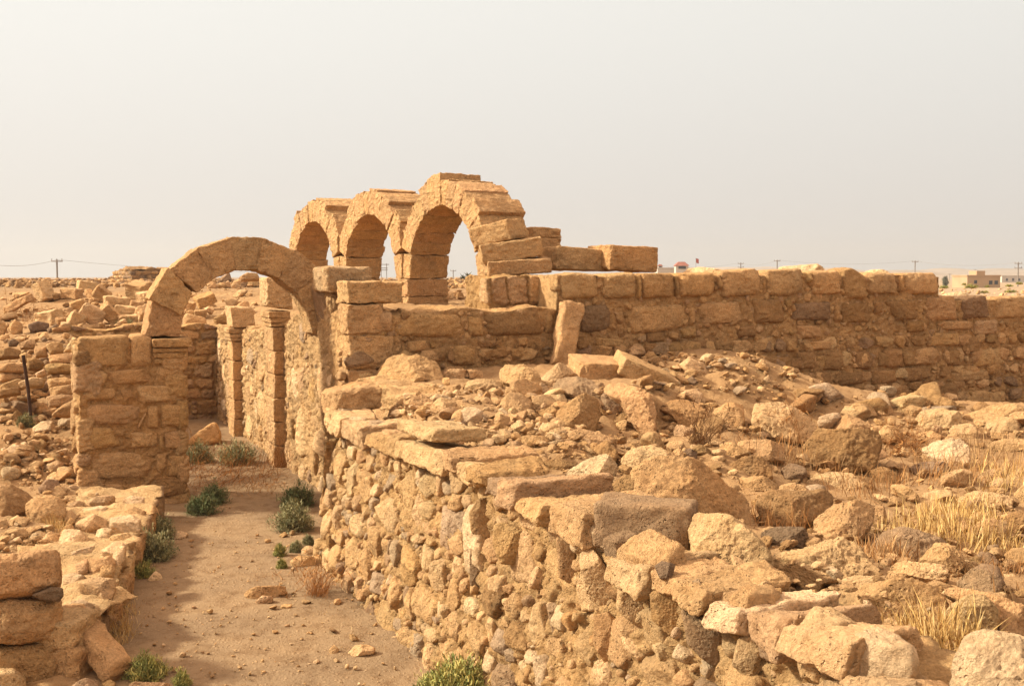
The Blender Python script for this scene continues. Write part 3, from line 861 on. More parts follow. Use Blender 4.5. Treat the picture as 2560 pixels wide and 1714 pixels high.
W3F = [  # squared blocks read course by course
 ('3', [(185,165),(270,150),(355,160),(365,265),(320,270),(190,278)], 't'), ('3', [(385,160),(535,150),(540,265),(390,275)], 't'),
 ('3', [(565,155),(715,155),(718,265),(570,275)], 'o'), ('3', [(735,155),(905,150),(908,260),(735,265)], 'o'),
 ('3', [(930,145),(1112,132),(1118,252),(942,270)], 't'), ('3', [(1145,140),(1320,133),(1325,245),(1250,260),(1150,258)], 't'),
 ('3', [(1350,145),(1482,140),(1492,250),(1360,252)], 't'), ('3', [(1500,140),(1545,128),(1608,168),(1610,276),(1504,272)], 'o'),
 ('3', [(1620,150),(1752,155),(1755,250),(1625,252)], 't'), ('3', [(1785,155),(1928,152),(1950,200),(1940,250),(1790,254)], 't'),
 ('3', [(918,160),(935,165),(938,228),(920,228)], 'o'), ('3', [(542,160),(562,165),(565,272),(545,272)], 'o'), ('3', [(718,165),(733,165),(735,262),(720,262)], 'b'),
 ('3', [(1330,150),(1350,148),(1352,200),(1332,200)], 'o'), ('3', [(1757,160),(1780,160),(1782,240),(1760,240)], 'o'),
 ('3', [(285,300),(400,295),(425,330),(420,420),(280,435)], 'd'), ('3', [(500,310),(770,295),(780,400),(650,430),(510,440)], 't'),
 ('3', [(820,290),(1030,280),(1040,385),(850,398)], 't'), ('3', [(1080,275),(1220,268),(1232,386),(1090,388)], 'g'),
 ('3', [(1270,290),(1450,285),(1450,372),(1270,376)], 'd'), ('3', [(1490,290),(1630,285),(1632,382),(1495,390)], 'g'),
 ('3', [(1690,280),(1840,274),(1850,370),(1750,376)], 'b'), ('3', [(1880,264),(2025,258),(2037,370),(1892,376)], 't'),
 ('3', [(2050,262),(2170,256),(2187,360),(2058,370)], 'd'), ('3', [(2205,265),(2370,258),(2400,360),(2205,366)], 't'),
 ('3', [(435,320),(470,310),(490,380),(450,400)], 'o'), ('3', [(785,310),(808,310),(815,400),(790,400)], 'o'), ('3', [(1460,295),(1485,295),(1485,380),(1462,380)], 'o'),
 ('3', [(1230,275),(1262,270),(1265,310),(1235,330)], 'b'), ('3', [(1645,285),(1680,280),(1685,340),(1650,345)], 'b'),
 ('3', [(1010,400),(1095,395),(1100,450),(1010,455)], 'g'), ('3', [(1285,395),(1400,395),(1405,455),(1290,458)], 't'), ('3', [(1800,375),(1880,372),(1882,425),(1800,430)], 'b'),
 ('3', [(1950,376),(2105,374),(2108,415),(1955,418)], 't'), ('3', [(2112,372),(2220,370),(2222,440),(2115,440)], 'k'), ('3', [(1905,430),(2045,428),(2050,490),(1910,495)], 'o'),
 ('3', [(2052,450),(2140,446),(2142,525),(2055,522)], 'g'), ('3', [(1090,465),(1180,445),(1185,515),(1080,515)], 't'), ('3', [(1350,470),(1450,465),(1455,508),(1355,510)], 't'),
 ('3', [(1010,530),(1110,520),(1118,600),(1020,590)], 'b'), ('3', [(1120,540),(1260,535),(1275,600),(1130,605)], 'b'), ('3', [(1285,520),(1370,512),(1385,560),(1370,600),(1300,600)], 'b'),
 ('3', [(1405,515),(1500,512),(1515,570),(1490,606),(1410,604)], 'b'), ('3', [(1555,520),(1630,508),(1645,560),(1630,604),(1560,600)], 'b'), ('3', [(1690,510),(1780,502),(1790,590),(1690,596)], 'b'),
 ('3', [(1830,510),(1930,492),(1945,540),(1940,580),(1830,582)], 't'), ('3', [(1980,510),(2060,505),(2070,585),(1985,588)], 'b'), ('3', [(2110,510),(2250,498),(2258,580),(2110,592)], 't'),
 ('3', [(1335,615),(1440,608),(1460,660),(1440,708),(1350,710)], 'g'), ('3', [(1460,620),(1600,606),(1605,665),(1480,682)], 'b'), ('3', [(1635,605),(1750,600),(1755,660),(1635,672)], 'b'),
 ('3', [(1785,590),(1875,585),(1875,655),(1790,662)], 'b'), ('3', [(2005,605),(2190,600),(2190,650),(2010,660)], 't'), ('3', [(1630,685),(1815,672),(1820,755),(1635,760)], 'b'),
 ('3', [(1820,672),(2040,664),(2050,750),(1825,755)], 'b'), ('3', [(2050,705),(2265,700),(2270,760),(2055,765)], 't'),
 ('2', [(710,905),(870,890),(1110,905),(1140,1045),(720,1030)], 'o'), ('2', [(1145,910),(1230,920),(1240,1030),(1150,1030)], 'o'),
 ('2', [(1235,900),(1400,885),(1580,872),(1595,1022),(1260,1030)], 'g'), ('2', [(1598,905),(1640,900),(1645,1010),(1600,1015)], 'o'),
 ('2', [(1055,1090),(1130,1078),(1195,1110),(1190,1200),(1060,1200)], 'o'), ('2', [(1200,1120),(1380,1085),(1392,1150),(1230,1180)], 'b'),
 ('2', [(1195,1055),(1320,1050),(1320,1090),(1210,1095)], 'b'), ('2', [(1395,1100),(1510,1100),(1480,1170),(1400,1160)], 'o'), ('2', [(930,1100),(1020,1090),(1020,1170),(960,1170)], 'b'),
 ('2', [(780,1060),(900,1050),(930,1110),(800,1130)], 'o'), ('2', [(620,880),(705,890),(700,1000),(625,1000)], 'k'), ('2', [(1435,1040),(1495,1035),(1495,1085),(1440,1085)], 'o'),
 ('3', [(340,450),(480,460),(505,500),(380,500)], 'o'), ('3', [(590,430),(680,425),(680,470),(590,475)], 'b'), ('3', [(790,470),(880,460),(890,520),(800,525)], 'b'),
 ('3', [(900,475),(1000,460),(1028,495),(1000,525),(910,520)], 'b'), ('3', [(660,480),(750,470),(760,520),(680,535)], 'g'), ('3', [(580,480),(635,475),(640,520),(585,525)], 'g'),
 ('3', [(262,460),(320,455),(325,500),(270,510)], 'b'), ('3', [(690,425),(740,430),(730,470),(695,455)], 'o'), ('3', [(745,415),(820,400),(820,450),(760,460)], 'o'),
]
def on_w3(a, b): return hitplane(a, b, W3P, U)
for i, (zm, pts, tone) in enumerate(W3F):
    top = i < 15
    P = px(zm, pts)
    origin = st(2.13, 0.0) - U * 0.02
    poly = []
    for a, b in P:
        q_ = hitplane(a, b, origin, U); poly.append((to_st(q_[0], q_[1])[1], q_[2]))
    wpx = max(np.ptp([p[0] for p in P]), np.ptp([p[1] for p in P]))
    v, f = outline_rock(poly, V, np.array([0, 0, 1.0]), U, st(2.13, 0) - U * 0.02, 0.30 if top else 0.2, 300 + i, e=5.5 if top else 4.5, cuts=3, lo=.88, hi=.97,
                        amp=0.035, fine=0.022, level=5 if wpx > 25 else 4, push=0.80)
    mesh_obj("coping_stone" if top else "wall_block", v, f, M_STONE, w3, np.array(w3.location), jit(TONES[{'d': 'm', 'g': 'b'}.get(tone, tone)], RNG, 0.1))
# quoins of the corner, lit on the passage side
for k, (z0_, z1_, s1_, t1_) in enumerate(((2.655, 2.93, 2.62, 1.70), (2.27, 2.645, 2.55, 1.42), (1.83, 2.255, 2.75, 1.55), (1.40, 1.815, 2.6, 1.35), (1.0, 1.39, 2.7, 1.5))):
    v, f = rough_hex(box_corners(st((2.095 + s1_) / 2, (.955 + t1_) / 2 + (.02 if k == 2 else 0), (z0_ + z1_) / 2), V * (t1_ - .955) / 2, U * (s1_ - 2.095) / 2, AZ_ * (z1_ - z0_) / 2), 640 + k, .022, .022, 30, .012)
    mesh_obj("quoin", v, f, M_STONE, w3, np.array(w3.location), jit(TAN, RNG, .04))
# blackened stone and bits wedged against the arch haunch
v, f = rough_hex(box_corners(st(3.1, 1.16, 2.95), V * 0.31, U * 0.4, np.array([0, 0, .17])), 55, .05, .03, 18)
mesh_obj("haunch_block", v, f, M_STONE, w3, np.array(w3.location), (0.47, 0.305, 0.16))

# set-back stub above the ledge
sb_ = empty("stub_wall", st(2.9, w3t(1300), 2.5), "short set-back wall stub of upright blocks on the ledge below the leaning pile", "wall")
def t275(a): return to_st(*hitplane(a, 690, st(2.75, 0), U)[:2])[1]
ta, tb = t275(1222), T_A + 0.12
blk = courses(0, tb - ta + .7, 2.4, 3.05, (0.44, 0.5), (0.18, 0.34), RNG, tones='tklot', ex=(4, 7), chink=0.3)
wall("masonry", [st(3.6, ta), st(2.75, ta), st(2.75, tb), st(2.1, tb)], 2.4, lambda a: 2.99 + .02 * sin(a * 6), 0.5, [(c[0] + 0.85,) + c[1:] for c in blk], sb_, res=0.018, seed=23)

# ================================================================== low ruined wall on the left of the path
w4 = empty("low_wall", (-3.9, 11, 0), "low crumbling wall stump with pale rubble top left of the path", "wall")
pth = [np.array([-4.3, 8.25, 0]), np.array([-3.28, 8.05, 0]), np.array([-3.50, 9.28, 0]), np.array([-3.95, 11.4, 0]), np.array([-4.42, 13.4, 0])]
blk = pack(0, 6.7, -0.1, 0.45, [(0.4, 60), (0.26, 200), (0.15, 500)], RNG, tones='ttlkg')
wall("masonry", pth, -0.12, lambda a: 0.34 + .04 * sin(a * 4) + .03 * sin(a * 9.7), 1.0, blk, w4, res=0.018, seed=27, mamp=.05, mortar=(0.50, 0.325, 0.16))
W4S = [[(370,620),(400,570),(470,565),(560,580),(570,630),(470,680),(380,670)], [(480,500),(560,470),(680,480),(690,540),(560,565),(480,535)],
 [(700,490),(840,470),(900,500),(895,570),(800,570),(700,540)], [(780,430),(850,415),(930,440),(925,490),(880,495)], [(545,400),(570,370),(670,345),(740,350),(690,405),(610,410)],
 [(780,380),(840,345),(920,350),(930,440),(850,420)], [(520,430),(640,405),(690,430),(680,475),(560,470)], [(690,620),(780,580),(840,575),(845,625),(750,645)],
 [(640,690),(720,640),(810,635),(800,750),(740,810),(720,730)], [(545,810),(570,750),(680,720),(740,735),(725,830),(600,845)], [(480,890),(620,870),(740,880),(730,960),(680,1060),(640,990)],
 [(395,710),(640,670),(600,725),(400,750)], [(390,860),(480,840),(560,870),(480,960),(400,950)], [(580,960),(660,940),(680,1000),(600,1030)], [(400,1040),(520,1010),(610,1050),(560,1120),(430,1090)],
 [(640,800),(740,790),(720,860),(640,860)], [(480,780),(560,740),(560,830),(490,860)], [(620,560),(720,550),(700,620),(600,640)]]
for i, pts in enumerate(W4S):
    seen_rock("coping_stone", px('4', pts), tone='plptkp'[i % 6], contact=lambda a, b: hitplane(a, b, (0, 0, .33), np.array([0, 0, 1.0])), lean=58, seed=500 + i, parent=w4, dk=0.34, cuts=5, sink=.08, e=3)

# ================================================================== pillar and single arch
plr = empty("pillar", st(4.1, -1.4, 0), "square pillar of mortared blocks with moulded capital carrying the single arch", "pillar")
SP = 3.72
pl_n = st(SP, 0)
def on_p(a, b):
    q_ = hitplane(a, b, pl_n, U); return to_st(q_[0], q_[1])[1], q_[2]
tL, _ = on_p(200, 1050); tR, _ = on_p(461, 1050); zT = on_p(330, 843)[1]
wall("core", [st(SP + .75, tL), st(SP, tL), st(SP, tR), st(SP + .75, tR), st(SP + .75, tL + .02)], -0.15, lambda a: zT - .06, 0.35,
     pack(0, .8, -.1, zT - .1, [(.4, 40), (.2, 120)], RNG) + courses(.75 + tR - tL, 3.2 + tR - tL, -.1, zT - .1, (.3, .4), (.3, .5), RNG), plr, res=0.016, mortar=(0.44, 0.25, 0.105), seed=33, mamp=.035)
PB = [[(532,608),(700,597),(868,590),(878,640),(868,802),(542,812)], [(882,588),(960,580),(1030,612),(1030,792),(882,802)], [(545,822),(680,822),(745,850),(705,930),(552,932)],
 [(705,830),(1012,808),(1016,905),(760,928)], [(1040,800),(1246,792),(1250,906),(1050,912)], [(548,950),(780,940),(797,1020),(560,1032)], [(808,957),(880,945),(912,1000),(830,1052)],
 [(920,930),(1250,915),(1250,1032),(930,1046)], [(558,1065),(700,1048),(952,1060),(962,1130),(880,1192),(600,1192)], [(1000,1060),(1070,1068),(1072,1222),(990,1222)],
 [(925,1212),(985,1100),(992,1120),(930,1230)], [(1083,1050),(1250,1048),(1256,1206),(1090,1216)], [(560,1200),(765,1210),(835,1330),(600,1372)], [(870,1240),(1066,1240),(1070,1340),(880,1352)],
 [(1108,1230),(1250,1233),(1256,1362),(1113,1352)], [(1074,1258),(1104,1258),(1108,1370),(1075,1362)], [(590,1390),(800,1370),(1020,1390),(1032,1480),(1000,1552),(600,1562)],
 [(1056,1390),(1126,1384),(1122,1480),(1090,1532),(1056,1500)], [(1138,1400),(1250,1390),(1262,1540),(1130,1542)]]
for i, pts in enumerate(PB):
    poly = [on_p(a, b) for a, b in px('1', pts)]
    v, f = outline_rock(poly, V, np.array([0, 0, 1.0]), U, st(SP, 0), 0.22, 400 + i, e=5.5, cuts=3, lo=.9, hi=.98, amp=.03, fine=.018, level=5, push=.80)
    mesh_obj("pillar_block", v, f, M_STONE, plr, np.array(plr.location), jit(TONES['ottoto'[i % 6]], RNG, .07))
for i, pts in enumerate([[(945,250),(1195,235),(1203,340),(1100,368),(950,347)], [(565,270),(780,280),(800,320),(700,342),(570,332)], [(1000,370),(1120,365),(1180,390),(1130,420),(1000,410)]]):
    poly = [on_p(a, b) for a, b in px('4', pts)]
    v, f = outline_rock(poly, V, np.array([0, 0, 1.0]), U, st(SP, 0), 0.24, 440 + i, e=4.5, cuts=3, lo=.9, hi=.98, level=5, push=.72)
    mesh_obj("pillar_block", v, f, M_STONE, plr, np.array(plr.location), jit(BROWN if i == 0 else TAN, RNG, .08))
c0, zc1 = on_p(*px('1', [(1040, 610)])[0]); c1, zc0 = on_p(*px('1', [(1240, 775)])[0])
hcap = zc1 - zc0; cm, cw = (c0 + c1) / 2, (c1 - c0) / 2
parts = []
for k, (a, b, g_) in enumerate(((0, .2, .02), (.2, .45, .05), (.45, .62, .065), (.64, 1.0, .11))):
    parts.append(rough_hex(box_corners(st(SP + .33, cm + g_ * .3, zc0 + hcap * (a + b) / 2), V * (cw + g_ * .55), U * (.36 + g_), np.array([0, 0, hcap * (b - a) / 2 - .002])), 60 + k, .016, .008, 16))
v, f = join(parts)
mesh_obj("capital", v, f, M_STONE, plr, np.array(plr.location), OCH)

ai, _ = on_p(*px('1', [(1222, 590)])[0])
arch = empty("single_arch", st(SP + .35, ai + .9, zT), "single round stone arch spanning from the square pillar to the passage wall", "arch")
zs, ri, th = zT + .0, 0.885, 0.445
ac = ai + ri
ja = [180, 158.5, 139, 119, 99, 80, 60, 40, 19, 0]
def ringpt(r, ang, s): return st(s, ac + r * cos(R(ang)), zs + r * sin(R(ang)))
for k in range(9):
    a0, a1 = ja[k] + .25, ja[k + 1] - .25
    rr = random.Random(70 + k); dr = rr.uniform(-.006, .006) + (0.035 if k == 1 else 0); tho = th + rr.uniform(-.02, .03)
    s0, s1 = SP + .05 + rr.uniform(-.008, .008), SP + .62
    if k == 1: s0 -= .05
    tw = 3 if k == 1 else 0
    c = [ringpt(ri + dr, a0 + tw, s0), ringpt(ri + dr, a0 + tw, s1), ringpt(ri + dr, a1 + tw, s0), ringpt(ri + dr, a1 + tw, s1),
         ringpt(ri + dr + tho, a0, s0), ringpt(ri + dr + tho, a0, s1), ringpt(ri + dr + tho, a1, s0), ringpt(ri + dr + tho, a1, s1)]
    v, f = rough_hex(c, 80 + k, .009, .009, 30, .012)
    mesh_obj("voussoir", v, f, M_STONE, arch, np.array(arch.location), jit(TAN, rr, .03))

# ================================================================== arcade of three arches
AW = np.array([-0.507, 0.862, 0]); AW /= np.linalg.norm(AW)
AQ = np.array([AW[1], -AW[0], 0.0])
AZ = np.array([0, 0, 1.0])
alab = ["nearest and largest looking arch of the three in a row behind the long wall",
        "middle arch of the three standing in a row", "farthest arch of the row of three, behind the single arch"]
for k in range(3):
    c = np.array([-1.16, 17.5, 0]) + AW * 2.96 * k
    ar = empty("arcade_arch", (c[0], c[1], 2.5), alab[k], "arch", "row of three stone arches")
    rr = random.Random(900 + k)
    RI, ZS, TH, DP = 1.235, 2.90, 0.47, 0.78
    def P(x, z, q): return c + AW * x + AQ * q + AZ * z
    def hexa(name, pts4, q0, q1, seed, amp=.011, rad=.009, tone='t'):
        cs = []
        for (xa, za) in pts4:
            cs += [P(xa, za, q0), P(xa, za, q1)]
        v, f = rough_hex(cs, seed, rad, amp, 26, .011)
        mesh_obj(name, v, f, M_STONE, ar, np.array(ar.location), jit(TONES[tone], rr, .035))
    for sg in (-1, 1):
        # pts order: (i=inner/outer, j=low/high)
        hexa("pier_block", [(sg * RI, 2.30), (sg * (RI + rr.uniform(-.01, .02)), ZS - .02 - .24), (sg * 1.475, 2.30), (sg * 1.475, ZS - .26)], .0 + rr.uniform(-.03, .03), DP, 910 + k * 50 + sg)
        hexa("pier_block", [(sg * RI, ZS - .25), (sg * (RI + .01), ZS + .05), (sg * 1.475, ZS - .25), (sg * 1.475, ZS + .05)], .0 + rr.uniform(-.03, .03), DP, 911 + k * 50 + sg * 2)
        hexa("springer", [(sg * RI, ZS + .06), (sg * RI * cos(R(22)), ZS + RI * sin(R(22)) - .01), (sg * 1.475, ZS + .06), (sg * 1.47, ZS + RI * sin(R(22)) + .03)], rr.uniform(-.03, .03), DP + rr.uniform(-.03, .03), 920 + k * 50 + sg)
    angs = [22]; 
    while angs[-1] < 151: angs.append(angs[-1] + rr.uniform(8.6, 11.2))
    angs[-1] = 158
    if angs[-1] - angs[-2] < 6: angs.pop(-2)
    for j in range(len(angs) - 1):
        a0, a1 = angs[j] - .12, angs[j + 1] + .12
        tho = TH + rr.uniform(-.09, .06)
        ro = lambda a: min(RI + tho, 1.462 / max(abs(cos(R(a))), 1e-3))
        dr = rr.uniform(-.006, .006)
        pp = []
        for rad_ in (0, 1):
            for a in (a0, a1):
                r_ = (RI + dr) if rad_ == 0 else ro(a)
                pp.append((r_ * cos(R(a)), ZS + r_ * sin(R(a))))
        hexa("voussoir", pp, rr.uniform(-.012, .012), DP + rr.uniform(-.05, .05), 930 + k * 60 + j)

# ================================================================== loose blocks by the arcade and on the long wall
def B(name, cat, zm, pts, label, tone='t', **kw):
    kw.setdefault('seed', int(abs(hash_(label)) % 9973))
    o = seen_rock(name, px(zm, pts), tone=tone, **kw)
    return tag(o, label, cat)
def hash_(s):
    h = 7
    for ch in s: h = (h * 31 + ord(ch)) & 0x7fffffff
    return h
blkw = dict(e=5, cuts=3, lo=.88, hi=.97, amp=.04, fine=.025)
def tilted(name, cat, label, c, ax, ay, az, seed, tone='t', rad=.022, amp=.016):
    c = np.asarray(c, float)
    v, f = rough_hex(box_corners(c, ax, ay, az), seed, rad, amp, 22)
    o = mesh_obj(name, v, f, M_STONE, None, c - np.asarray(az), jit(TONES[tone], random.Random(seed), .07))
    return tag(o, label, cat)
def frame(yaw, pitch=0, roll=0):
    from mathutils import Euler
    m = Euler((R(pitch), R(roll), R(yaw))).to_matrix()
    return np.array(m.col[0]), np.array(m.col[1]), np.array(m.col[2])
def tb(label, zm, x0, y0, x1, y1, Y, yaw, pitch, roll, depth, seed, tone='t', kx=.5, kz=.5, name="stone_block", cat="stone block"):
    (a, b), (c_, d_) = px(zm, [(x0, y0), (x1, y1)])
    cc = at((a + c_) / 2, (b + d_) / 2, Y)
    w = (c_ - a) / F * Y; h = (d_ - b) / F * Y
    X_, Y_, Z_ = frame(yaw, pitch, roll)
    return tilted(name, cat, label, cc, X_ * w * kx, Y_ * depth / 2, Z_ * h * kz, seed, tone)
tb("topmost tilted block of the leaning pile beside the nearest arch of the row", '2', 1165, 360, 1480, 500, 16.2, -24, 4, -13, .62, 601, kx=.40, kz=.42)
tb("middle block of the leaning pile beside the nearest arch of the row", '2', 1205, 462, 1580, 594, 16.1, 4, 2, -8, .7, 602, kx=.47, kz=.42)
tb("lowest flat wedge block of the leaning pile beside the nearest arch of the row", '2', 1235, 578, 1630, 662, 16.0, 8, 3, -3, .7, 603, kx=.47, kz=.5)
tb("upper of two thin slabs stacked behind the leaning pile by the arch", '2', 1480, 398, 1660, 460, 17.6, 20, 0, 2, .6, 604)
tb("lower of two thin slabs stacked behind the leaning pile by the arch", '2', 1500, 462, 1662, 528, 17.6, 18, 0, -1, .6, 605)
tb("left block of the pair lying on the long wall beside the arch row", '2', 1590, 515, 1905, 645, 17.0, 24, 0, 2, .7, 606)
tb("taller right block of the pair lying on the long wall beside the arch row", '2', 1890, 506, 2210, 650, 17.1, 24, 0, 2, .75, 607, 'o')
X_, Y_, Z_ = frame(18, -14, 15)
(sa_, sb2_), = px('2', [(1722, 1022)])
sc_ = hitplane(sa_, sb2_, st(1.86, 0), U)
tilted("stone_slab", "stone slab", "tall upright stone slab leaning against the long wall", sc_, X_ * .145, Y_ * .10, Z_ * .46, 631, 't', .04, .035)
for i, (pts, lab) in enumerate((([(790,95),(820,78),(900,72),(1000,66),(1070,72),(1115,105),(1100,125),(800,118)], "flat pale stone lying on top of the long wall near its right end"),
                 ([(215,115),(260,95),(330,92),(420,108),(520,112),(600,105),(640,118),(600,140),(230,140)], "long thin pale stone lying along the top of the long wall beyond its rim"),
                 ([(1340,120),(1400,108),(1480,108),(1530,122),(1500,140),(1350,138)], "small pale stone on the long wall top, right of the flat one"))):
    B("stone_slab", "stone", 'R', pts, lab, 'p', contact=lambda a, b: hitplane(a, b + 6, st(2.9, 0), U), lean=45, dk=.4)
B("stone_slab", "stone", 'R', [(1805,268),(1850,250),(1960,248),(2000,262),(1980,285),(1820,285)], "thin flat stone on the lowered right end of the long wall", 'p', contact=lambda a, b: hitplane(a, b, st(2.5, 0), U), lean=55, dk=.4)

